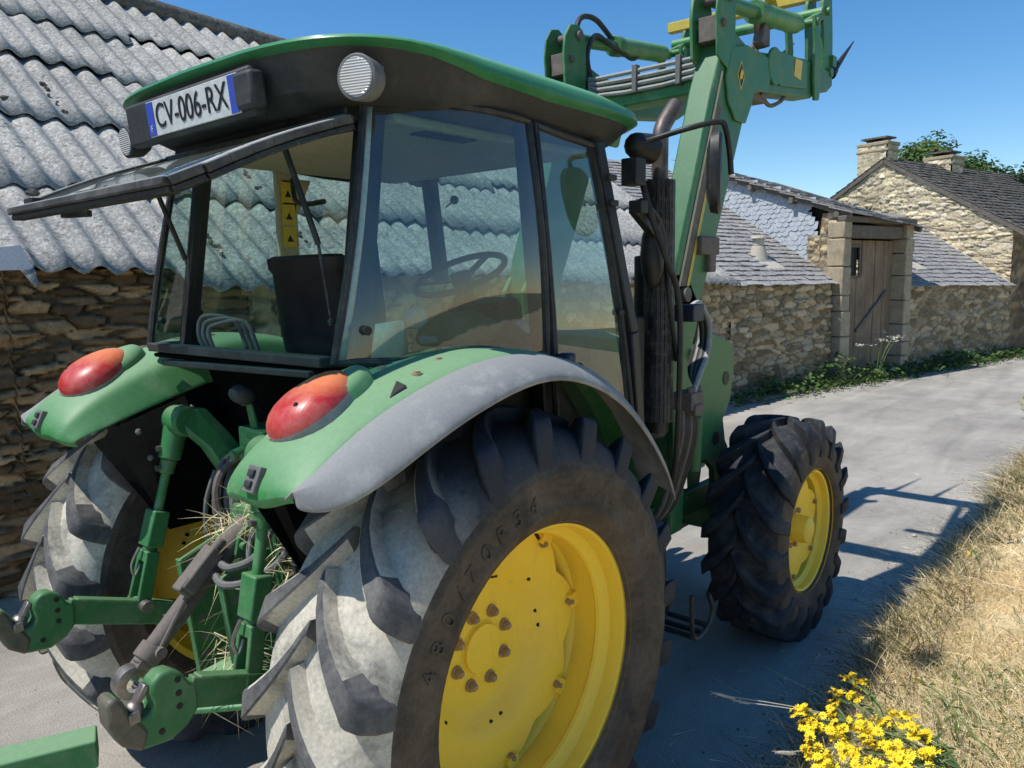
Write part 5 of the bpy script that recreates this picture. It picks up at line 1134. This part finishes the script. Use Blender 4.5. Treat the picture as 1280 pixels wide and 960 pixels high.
# ------------------------------------------------------------------ trees beyond the house
def leaf_mat(name):
    m, nt, out = nt_new(name); a = N(nt, 'ShaderNodeAttribute'); a.attribute_name = 'tint'
    d = N(nt, 'ShaderNodeBsdfPrincipled'); L(nt, a.outputs['Color'], d.inputs['Base Color']); d.inputs['Roughness'].default_value = .5; d.inputs['Specular IOR Level'].default_value = .3
    t = N(nt, 'ShaderNodeBsdfTranslucent'); L(nt, a.outputs['Color'], t.inputs[0]); mx = N(nt, 'ShaderNodeMixShader'); mx.inputs[0].default_value = .3; L(nt, d.outputs[0], mx.inputs[1]); L(nt, t.outputs[0], mx.inputs[2]); L(nt, mx.outputs[0], out.inputs[0]); return m
M['leaf'] = leaf_mat('tree_leaves')
M['bark'] = paint('tree_bark', (.09, .07, .05), (.15, .13, .10), .9, .6, 9)
def tree(base, h, r, label, n=17000, cols=((.075, .13, .03), (.16, .24, .06)), lw=.19):
    base = V(base); root = empty('tree', base); tag(root, label, 'tree', 'trees beyond the stone house')
    g = MB(); g.tube([base, base + V((.1, .05, h * .3)), base + V((-.05, .1, h * .6)), base + V((.05, 0, h * .9))], lambda t: .22 * (1 - t * .85), 10, 4)
    ends = []
    for k in range(11):
        a = 2.4 * k; z = h * (.35 + .05 * k); e = base + V((math.cos(a) * r * random.uniform(.3, .5), math.sin(a) * r * random.uniform(.3, .5), z + h * .08)); ends.append(e); g.tube([base + V((0, 0, z)), base.lerp(e, .5) + V((0, 0, z * .5 + .1)), e], lambda t: .08 * (1 - t * .8), 6, 3)
    g.build('trunk', M['bark'], root)
    B = Blades(); cl = []
    for k in range(46):
        d = V((random.gauss(0, 1), random.gauss(0, 1), random.gauss(0, 1))).normalized(); q = base + V((0, 0, h * .68)) + V((d.x * r, d.y * r, d.z * h * .30)) * random.uniform(.55, 1.0); cl.append((q, random.uniform(.3, .62) * r * .62, random.uniform(.6, 1.3)))
    for _ in range(n):
        q, cr2, br = random.choice(cl); d = V((random.gauss(0, 1), random.gauss(0, 1), random.gauss(0, 1))).normalized(); p = q + d * cr2 * random.random() ** .4
        B.leaf(p, d + V((0, 0, .6)) + V((random.gauss(0, .4), random.gauss(0, .4), 0)), V((random.gauss(0, 1), random.gauss(0, 1), -.4)), lw * random.uniform(.7, 1.3), lw * .6, vary(tuple(lerp(a, b_, random.random()) * br for a, b_ in zip(*cols)), .25))
    B.build('crown', M['leaf'], root); return root
tree(wp(23.5, 9, -.3), 7.8, 2.6, 'leafy green tree rising between the two chimneys of the stone house')
tree(wp(27.8, 9.0, -.3), 7.0, 2.7, 'lower green tree showing beyond the far end of the house roof', 12000, ((.06, .11, .03), (.12, .19, .055)))
tree(wp(32, 9.0, -.3), 6.2, 2.5, 'hazy dark tree at the right edge behind the overhead cable', 6000, ((.05, .085, .045), (.07, .11, .06)), .2)
# overhead cable with a tangle of creeper on it
a, b_ = wp(15.7, 2.6, 4.2), wp(17.5, 1.0, 7.6)
g = MB(); g.tube([a, a.lerp(b_, .5) + V((0, 0, -.1)), b_], .018, 6, 6); cb = g.build('overhead_cable', M['black'], None); tag(cb, 'thin dark overhead cable slanting up from the house roof', 'cable')
B = Blades()
for _ in range(170):
    t = abs(random.gauss(0, .09)); p = a.lerp(b_, t) + V((random.gauss(0, .12), random.gauss(0, .12), random.gauss(0, .14))); B.leaf(p, (random.gauss(0, 1), random.gauss(0, 1), 1), (random.gauss(0, 1), random.gauss(0, 1), 0), .11, .07, vary((.03, .05, .02)))
tag(B.build('creeper', M['leaf']), 'small dark creeper clump hanging on the overhead cable', 'creeper')

# ------------------------------------------------------------------ ground, lane, verge
def ground_mat(name, a, b_, c_, s=3):
    m, nt, out = nt_new(name); co = coords(nt); n1 = noise(nt, co, s, 9, .7); n2 = noise(nt, co, 60, 4, .7); c = mixc(nt, ramp(nt, n1, [(.35, 0), (.65, 1)]), a, b_); c = mixc(nt, ramp(nt, n2, [(.5, 0), (.7, .7)]), c, c_); bsdf(nt, out, c, .95, 0, .2, bump(nt, n2, .5, .02)); return m
M['dry_soil'] = ground_mat('dry_grass_soil', (.66, .53, .32), (.48, .39, .22), (.74, .62, .42))
M['far_ground'] = ground_mat('field_ground', (.17, .16, .07), (.24, .21, .10), (.14, .15, .06), .5)
M['gravel_edge'] = ground_mat('gravelly_lane_edge', (.45, .40, .31), (.34, .29, .20), (.58, .53, .44), 8)
def asphalt():
    m, nt, out = nt_new('worn_lane_asphalt'); co = coords(nt); n1 = noise(nt, co, 1.0, 7, .6); n2 = noise(nt, co, 140, 3, .8); n3 = noise(nt, co, 9, 6, .7)
    n5 = noise(nt, coords(nt, (.35, 1.9, 1)), 1.2, 6, .6, .6)
    v = N(nt, 'ShaderNodeTexVoronoi'); v.inputs['Scale'].default_value = 95; L(nt, co, v.inputs['Vector'])
    c = mixc(nt, ramp(nt, n1, [(.35, 0), (.65, 1)]), (.295, .268, .23), (.425, .392, .335)); c = mixc(nt, ramp(nt, n3, [(.5, 0), (.72, .5)]), c, (.43, .40, .35))
    c = mixc(nt, 1.0, c, ramp(nt, n5, [(.35, .80), (.65, 1.14)]), 'MULTIPLY'); c = mixc(nt, 1.0, c, ramp(nt, n2, [(.3, .55), (.72, 1.38)]), 'MULTIPLY'); c = mixc(nt, ramp(nt, v.outputs['Distance'], [(.10, .35), (.25, 0)]), c, (.40, .385, .35))
    vc = N(nt, 'ShaderNodeTexVoronoi', feature='DISTANCE_TO_EDGE'); vc.inputs['Scale'].default_value = .55
    ds = N(nt, 'ShaderNodeVectorMath', operation='ADD'); nn2 = N(nt, 'ShaderNodeTexNoise'); nn2.inputs['Scale'].default_value = 2.5; L(nt, co, nn2.inputs['Vector']); L(nt, co, ds.inputs[0]); L(nt, nn2.outputs['Color'], ds.inputs[1]); L(nt, ds.outputs[0], vc.inputs['Vector'])
    c = mixc(nt, ramp(nt, vc.outputs['Distance'], [(.003, .16), (.010, 0)]), c, (.11, .105, .095))
    bsdf(nt, out, c, .88, 0, .3, bump(nt, n2, .5, .006, bump(nt, v.outputs['Distance'], .25, .006))); return m
M['asphalt'] = asphalt()
g = MB(); g.add([(-300, -300, -.012), (400, -300, -.012), (400, 300, -.012), (-300, 300, -.012)], [(0, 1, 2, 3)]); tag(g.build('ground', M['far_ground'], None, recalc=False), kind='structure')
def edge_r(x): return -1.30 + .05 * mnoise.noise(V((x * 1.3, 0, 0))) + .03 * mnoise.noise(V((x * 5, 2, 0))) - (.26 * (x - 7.6) if x > 7.6 else 0)
def edge_l(x): return (wall_y(x) - .30 if x < 9.4 else 2.8 - .259 * (x - 9.4) - .42) + .06 * mnoise.noise(V((x * 1.1, 5, 0))) + .04 * mnoise.noise(V((x * 4, 5, 0)))
xs = [-12 + .15 * k for k in range(300)]
g = MB(); g.loft([[(x, lerp(edge_r(x), edge_l(x), t), 0) for t in (0, .25, .5, .75, 1)] for x in xs], False); tag(g.build('road', M['asphalt'], None, recalc=False), kind='structure')
g = MB(); g.loft([[(x, edge_l(x) - .06, -.004), (x, edge_l(x) + .2, .012), (x, edge_l(x) + .7, .03)] for x in xs], False); tag(g.build('wall_verge', M['gravel_edge'], None, recalc=False), kind='structure')
def bank(x, y):
    d = edge_r(x) - y
    t = min(max((d - .05) / 1.0, 0), 1); t = t * t * (3 - 2 * t)
    far = min(max((d - 2.2) / 6, 0), 1)
    return -.01 + .02 * min(max(d / .1, 0), 1) + .33 * t * (.75 + .25 * mnoise.noise(V((x * .5, y * .5, 0)))) + .8 * far + .05 * t * mnoise.noise(V((x * 2.2, y * 2.2, 3))) + .015 * mnoise.noise(V((x * 8, y * 8, 3)))
g = MB(); rows = []
for i in range(340):
    x = -9 + i * .085; rows.append([(x, edge_r(x) + .12 - d, bank(x, edge_r(x) + .12 - d)) for d in [.0, .06, .12, .18, .25, .32, .4, .5, .6, .7, .8, .9, 1.0, 1.15, 1.3, 1.5, 1.75, 2.0, 2.4, 3, 4, 6, 9]])
g.loft(rows, False); tag(g.build('verge', M['dry_soil'], None, recalc=False, angle=80), kind='structure')
B = Blades()
def grow(n, x0, x1, d0, d1, hmin, hmax, w, cols, lean=(0, .15, 0)):
    for _ in range(n):
        x = random.uniform(x0, x1); d = d0 + (d1 - d0) * random.random() ** 1.2; y = edge_r(x) - d
        if mnoise.noise(V((x * 1.6, y * 1.6, 7))) < -.35 and random.random() < .6: continue
        c = random.choice(cols); hh = random.uniform(hmin, hmax) * (.7 + .6 * (mnoise.noise(V((x * 1.1, y * 1.1, 1))) + .5))
        B.blade((x, y, bank(x, y) - .01), (random.gauss(lean[0], .45), random.gauss(lean[1], .45), 1), max(hh, .03), w * random.uniform(.6, 1.3), (random.gauss(0, .5), random.gauss(0, .5), -random.uniform(.1, .7)), vary(c, .3))
grow(30000, .3, 3.8, .0, 1.6, .05, .16, .0045, [STRAW, STRAW2, STRAW2, STRAW2, (.85, .70, .44)])
grow(20000, 3.2, 9.5, .0, 2.6, .06, .22, .008, [STRAW, STRAW2, STRAW2, (.85, .70, .44)])
grow(5200, .6, 9.0, .0, .32, .08, .28, .006, [STRAW, OLIVE, (.2, .19, .08), (.12, .10, .06), (.10, .09, .05)], (0, .35, 0))
grow(3000, .3, 3.0, .25, 1.3, .05, .14, .005, [OLIVE, (.18, .20, .08), STRAW])
grow(1500, .7, 2.2, .35, 1.1, .06, .17, .007, [LEAF2, (.14, .22, .07), (.20, .26, .10)])
grow(5000, -3.5, .6, .3, 3.5, .08, .26, .008, [STRAW, STRAW2, OLIVE])
grow(9000, 1.0, 10, 1.5, 5.5, .08, .28, .014, [STRAW, STRAW2, STRAW2])
grow(3500, 8.5, 20, .0, 3, .1, .35, .02, [STRAW, OLIVE, STRAW2])
tag(B.build('dry_grass', M['stalk']), 'bleached dry grass covering the roadside bank', 'grass', kind='stuff')
B = Blades()
for s0, s1, n, hm in ((.6, 4.9, 1700, .34), (4.9, 10, 1500, .22), (-3, .6, 500, .12)):
    for _ in range(n):
        s = random.uniform(s0, s1); w = -.12 - abs(random.gauss(0, .22)); k = .5 + 1.1 * max(mnoise.noise(V((s * 1.4, w, 0))) + .35, 0); p = wp(s, w, 0)
        if random.random() < .55: B.blade(p, (random.gauss(0, .4), random.gauss(-.2, .4), 1), random.uniform(.06, hm) * k, .016, (random.gauss(0, .4), random.gauss(0, .4), -.3), vary(random.choice([LEAF2, LEAF, OLIVE]), .3))
        else: B.leaf(p + V((0, 0, random.uniform(.02, hm) * k)), (random.gauss(0, .6), random.gauss(-.3, .6), 1), (random.gauss(0, 1), random.gauss(0, 1), .2), random.uniform(.06, .13), .06, vary(random.choice([LEAF2, LEAF]), .3))
tag(B.build('wall_weeds', M['leaf']), 'green weeds growing along the foot of the lane wall', 'weeds', kind='stuff')

# loose gravel along both edges of the lane
g = MB(); rnd = random.Random(31)
def chip(p, r, mi):
    o = len(g.v); P = [V((rnd.uniform(.6, 1.2) * dx, rnd.uniform(.6, 1.2) * dy, rnd.uniform(.4, .8) * dz)) * r for dx, dy, dz in ((1, 0, 0), (0, 1, 0), (-1, 0, 0), (0, -1, 0), (0, 0, 1), (0, 0, -.6))]
    a = rnd.random() * 6; rt = Matrix.Rotation(a, 3, 'Z'); g.v += [tuple(p + rt @ q) for q in P]
    for f in ((0, 1, 4), (1, 2, 4), (2, 3, 4), (3, 0, 4), (1, 0, 5), (2, 1, 5), (3, 2, 5), (0, 3, 5)): g.f.append([o + k for k in f]); g.m.append(mi)
for _ in range(2600):
    x = rnd.uniform(.2, 9.5); d = abs(rnd.gauss(0, .16)); chip(V((x, edge_r(x) + d - .05, .003)), rnd.uniform(.003, .010), rnd.choice((0, 0, 1, 2)))
for _ in range(1500):
    x = rnd.uniform(-3, 16); d = abs(rnd.gauss(0, .18)); chip(V((x, edge_l(x) - d + .06, .004)), rnd.uniform(.005, .016), rnd.choice((0, 1, 2)))
for _ in range(900):
    x = rnd.uniform(-1.5, 9); y = rnd.uniform(-1.2, 2.4); chip(V((x, y, .002)), rnd.uniform(.002, .006), rnd.choice((0, 1, 2)))
tag(g.build('gravel', [M['lime'], M['granite'], M['old_timber']], None, recalc=False), 'loose pale gravel scattered along the edges of the lane', 'gravel', kind='stuff')
B = Blades()
for _ in range(700):
    x = rnd.uniform(.3, 9); y = edge_r(x) + abs(rnd.gauss(0, .22)); B.blade((x, y, .004), (rnd.gauss(0, 1), rnd.gauss(0, 1), .05), rnd.uniform(.03, .12), .003, (0, 0, 0), vary(STRAW2, .3), 1)
tag(B.build('loose_straw', M['stalk']), 'stray bits of straw lying on the tarmac beside the bank', 'straw', kind='stuff')
# white-flowered umbel in front of the door
M['petal_white'] = paint('white_petals', (.75, .75, .70), (.6, .62, .5), .8, .4, 30)
M['petal_yellow'] = paint('yellow_petals', (.90, .68, .02), (.80, .52, .01), .7, .5, 40)
M['stem'] = paint('green_stem', (.16, .22, .07), (.25, .24, .12), .8, .5, 20)
def umbel(base, top, label):
    base, top = V(base), V(top); root = empty('umbel_plant', base); tag(root, label, 'wild plant'); g = MB(); f = Blades()
    for k in range(7):
        e = top + V((random.gauss(0, .22), random.gauss(0, .22), random.gauss(0, .06))); g.tube([base, base.lerp(e, .55) + V((0, 0, .12)), e], .006, 6, 4)
        for _ in range(22): f.leaf(e + V((random.gauss(0, .06), random.gauss(0, .06), random.gauss(0, .012))), (random.gauss(0, .4), random.gauss(0, .4), 1), (random.gauss(0, 1), random.gauss(0, 1), 0), .035, .03, (.70, .70, .62))
    g.build('stem', M['stem'], root); f.build('flower_head', M['leaf'], root)
umbel(wp(3.55, -.35, 0), wp(3.75, -.45, .72), 'white-flowered umbel weed growing before the plank door')

# ragwort
def ragwort(base, tips, label, nfl, rad, leaves=26, fs=.0125, group='yellow ragwort on the bank'):
    base = V(base); root = empty('ragwort', base); tag(root, label, 'wild flower', group); st = MB(); lf = Blades()
    for tp in tips:
        tp = V(tp); fl = MB(); m_ = base.lerp(tp, .55) + V((0, 0, .05)); neck = tp - (tp - base).normalized() * rad * 1.5; st.tube([base + V((random.gauss(0, .02), random.gauss(0, .02), 0)), m_, neck], .0032, 6, 5)
        ax = (tp - m_).normalized() * .6 + V((0, 0, .6)); ax.normalize()
        for _ in range(nfl):
            q = tp + V((random.gauss(0, rad * .55), random.gauss(0, rad * .55), random.gauss(0, rad * .38))); st.tube([neck, q], .0011, 4, 0)
            nrm = (ax + V((random.gauss(0, .5), random.gauss(0, .5), random.gauss(0, .3)))).normalized(); a_ = nrm.orthogonal().normalized(); b2 = nrm.cross(a_); R_ = fs * random.uniform(.75, 1.2)
            fl.ball(q, (R_ * .36, R_ * .36, R_ * .30), 6, mi=1); np_ = 11; ph = random.random() * 6
            for k in range(np_):
                t = ph + 2 * PI * k / np_; e = a_ * math.cos(t) + b2 * math.sin(t); sd = nrm.cross(e) * R_ * .17; dr = nrm * R_ * random.uniform(-.3, .2)
                fl.add([q + e * R_ * .3 - sd * .7, q + e * R_ * .3 + sd * .7, q + e * R_ * .8 + sd + dr * .6, q + e * R_ * 1.05 + dr, q + e * R_ * .8 - sd + dr * .6], [(0, 1, 2, 3, 4)], 0)
        fl.build('flower_head', [M['petal_yellow'], M['yellow_sticker']], root, recalc=False)
        for _ in range(leaves // max(len(tips), 1) + 2):
            q = base.lerp(tp, random.uniform(.25, .85)) + V((0, 0, .03)); lf.leaf(q, (random.gauss(0, .5), random.gauss(0, .5), 1), (random.gauss(0, 1), random.gauss(0, 1), .3), random.uniform(.03, .06), .012, vary((.11, .17, .06), .25))
    st.build('stem', M['stem'], root); tag(lf.build('foliage', M['leaf'], root), kind='stuff'); return root
RB = (0.927, -1.977, 0.270)
ragwort(RB, [(0.764, -1.474, 0.460), (0.701, -1.548, 0.470), (0.844, -1.547, 0.450), (0.561, -1.572, 0.480), (0.692, -1.609, 0.470), (0.802, -1.649, 0.460), (0.600, -1.673, 0.480), (0.725, -1.719, 0.470), (0.485, -1.640, 0.490), (0.553, -1.743, 0.490), (0.707, -1.781, 0.470), (0.874, -1.806, 0.450), (0.753, -1.859, 0.460), (0.615, -1.814, 0.480), (0.909, -1.694, 0.440), (0.950, -1.745, 0.440)], 'large clump of yellow ragwort flowers in the near right corner', 20, .036, 120, fs=.0145)
ragwort((0.984, -1.746, 0.250), [(1.210, -1.495, 0.400), (1.033, -1.510, 0.410), (1.087, -1.549, 0.400), (1.180, -1.550, 0.400)], 'upright yellow ragwort spray standing just behind the large flower clump', 12, .024, 14, fs=.0135)
ragwort((1.216, -1.905, 0.270), [(1.413, -1.690, 0.360)], 'single small yellow flower on a thin stem over the dry bank', 6, .010, 8)
ragwort((7.344, -1.368, 0.150), [(8.438, -1.127, 0.420), (8.682, -1.124, 0.460)], 'far yellow flower head at the right edge beside the lane', 9, .03, 6)
ragwort((3.742, -1.521, 0.080), [(3.751, -1.451, 0.140)], 'tiny yellow flower at the lane edge in the shaded grass', 5, .015, 4)
def seed_grass(base, tip, label, k=1.0):
    base, tip = V(base), V(tip); root = empty('seed_grass', base); tag(root, label, 'grass stalk', 'ripe grass heads beside the flowers'); d = (tip - base).normalized(); L_ = (tip - base).length
    g = MB(); g.tube([base, base.lerp(tip, .5) + V((0, 0, .03)), tip], .0016, 6, 6); g.build('stalk', M['lime'], root)
    g = MB(); g.tube([tip - d * .045 * k, tip - d * .02 * k, tip + d * .01 * k, tip + d * .03 * k], lambda t: .0055 * k * math.sin(PI * (.12 + .8 * t)), 8, 4)
    for _ in range(26): 
        q = tip + d * random.uniform(-.04, .03) * k; g.bar(q, q + d * .012 + V((random.gauss(0, .005), random.gauss(0, .005), random.gauss(0, .005))), .0012, .0012)
    g.build('seed_head', M['lime'], root)
seed_grass((1.105, -1.791, 0.280), (0.722, -1.211, 0.440), 'pale ripe grass head reaching left above the yellow flowers')
seed_grass((1.105, -1.791, 0.280), (0.739, -1.272, 0.430), 'shorter grass head just under the long pale one', .7)
seed_grass((0.949, -1.752, 0.300), (0.484, -1.522, 0.470), 'fat pale grass head lowest at the left of the flowers', 1.1)

# bits lying by the wall
g = MB(); p0, p1 = wp(-.05, -.45, .03), wp(1.35, -.35, .03); g.bar(p0, p1, .14, .05); tag(g.build('timber_plank', M['old_timber'], None, bevel=.006), 'weathered grey plank lying on the ground at the wall foot', 'plank')
g = MB(); g.bar(wp(1.18, -.20, -.01), wp(1.12, -.06, .46), .10, .04, up=(1, 0, 0)); tag(g.build('wood_offcut', M['wood'], None, bevel=.006), 'short reddish board leaning upright against the lane wall', 'board')
rnd = random.Random(12)
for k, (x, y, r) in enumerate(((4.3, -1.02, .022), (1.75, -1.05, .014), (3.45, -1.25, .018))):
    g = MB(); g.ball((x, y, r * .5), (r, r * .8, r * .6), 8); tag(g.build('pebble', M['lime'], None), ('pale pebble on sunlit asphalt ahead of the front wheel', 'tiny pale pebble on shaded asphalt before the flowers', 'pale pebble near the grass edge beside the wheel shadow')[k], 'pebble', 'pale pebbles on the road')

# ------------------------------------------------------------------ light, sky, camera
sd = V((-.505, .262, 1)).normalized()
sl = bpy.data.lights.new('sun', 'SUN'); sl.energy = 5.0; sl.angle = math.radians(.53); sl.color = (1, .965, .905)
so = bpy.data.objects.new('sun', sl); COL.objects.link(so); so.rotation_euler = sd.to_track_quat('Z', 'Y').to_euler(); so.location = (0, 0, 12)
w = bpy.data.worlds.new('World'); SC.world = w; w.use_nodes = True; nt = w.node_tree; nt.nodes.clear()
sk = nt.nodes.new('ShaderNodeTexSky'); sk.sky_type = 'NISHITA'; sk.sun_disc = False; sk.sun_elevation = math.asin(sd.z); sk.sun_rotation = math.atan2(sd.x, sd.y); sk.air_density = 1.0; sk.dust_density = 0.0; sk.ozone_density = 3.0; sk.altitude = 100
hs = nt.nodes.new('ShaderNodeHueSaturation'); hs.inputs['Saturation'].default_value = 1.30; nt.links.new(sk.outputs[0], hs.inputs['Color'])
bg = nt.nodes.new('ShaderNodeBackground'); bg.inputs[1].default_value = .15; wo = nt.nodes.new('ShaderNodeOutputWorld'); nt.links.new(hs.outputs[0], bg.inputs[0]); nt.links.new(bg.outputs[0], wo.inputs[0])
cd = bpy.data.cameras.new('camera'); cd.sensor_width = 36; cd.lens = 27.198; cd.clip_end = 1500; cd.clip_start = .05
co_ = bpy.data.objects.new('camera', cd); COL.objects.link(co_)
R_ = Matrix(((.64679, .11554, -.75386), (-.76244, .0738, -.64284), (-.01864, .99056, .13582)))
co_.matrix_world = Matrix.Translation((-1.69413, -2.32083, 1.91536)) @ R_.to_4x4(); SC.camera = co_
SC.view_settings.view_transform = 'Standard'; SC.view_settings.look = 'None'; SC.view_settings.exposure = 0; SC.view_settings.gamma = 1
SC.cycles.max_bounces = 10; SC.cycles.transparent_max_bounces = 16; SC.cycles.use_denoising = True
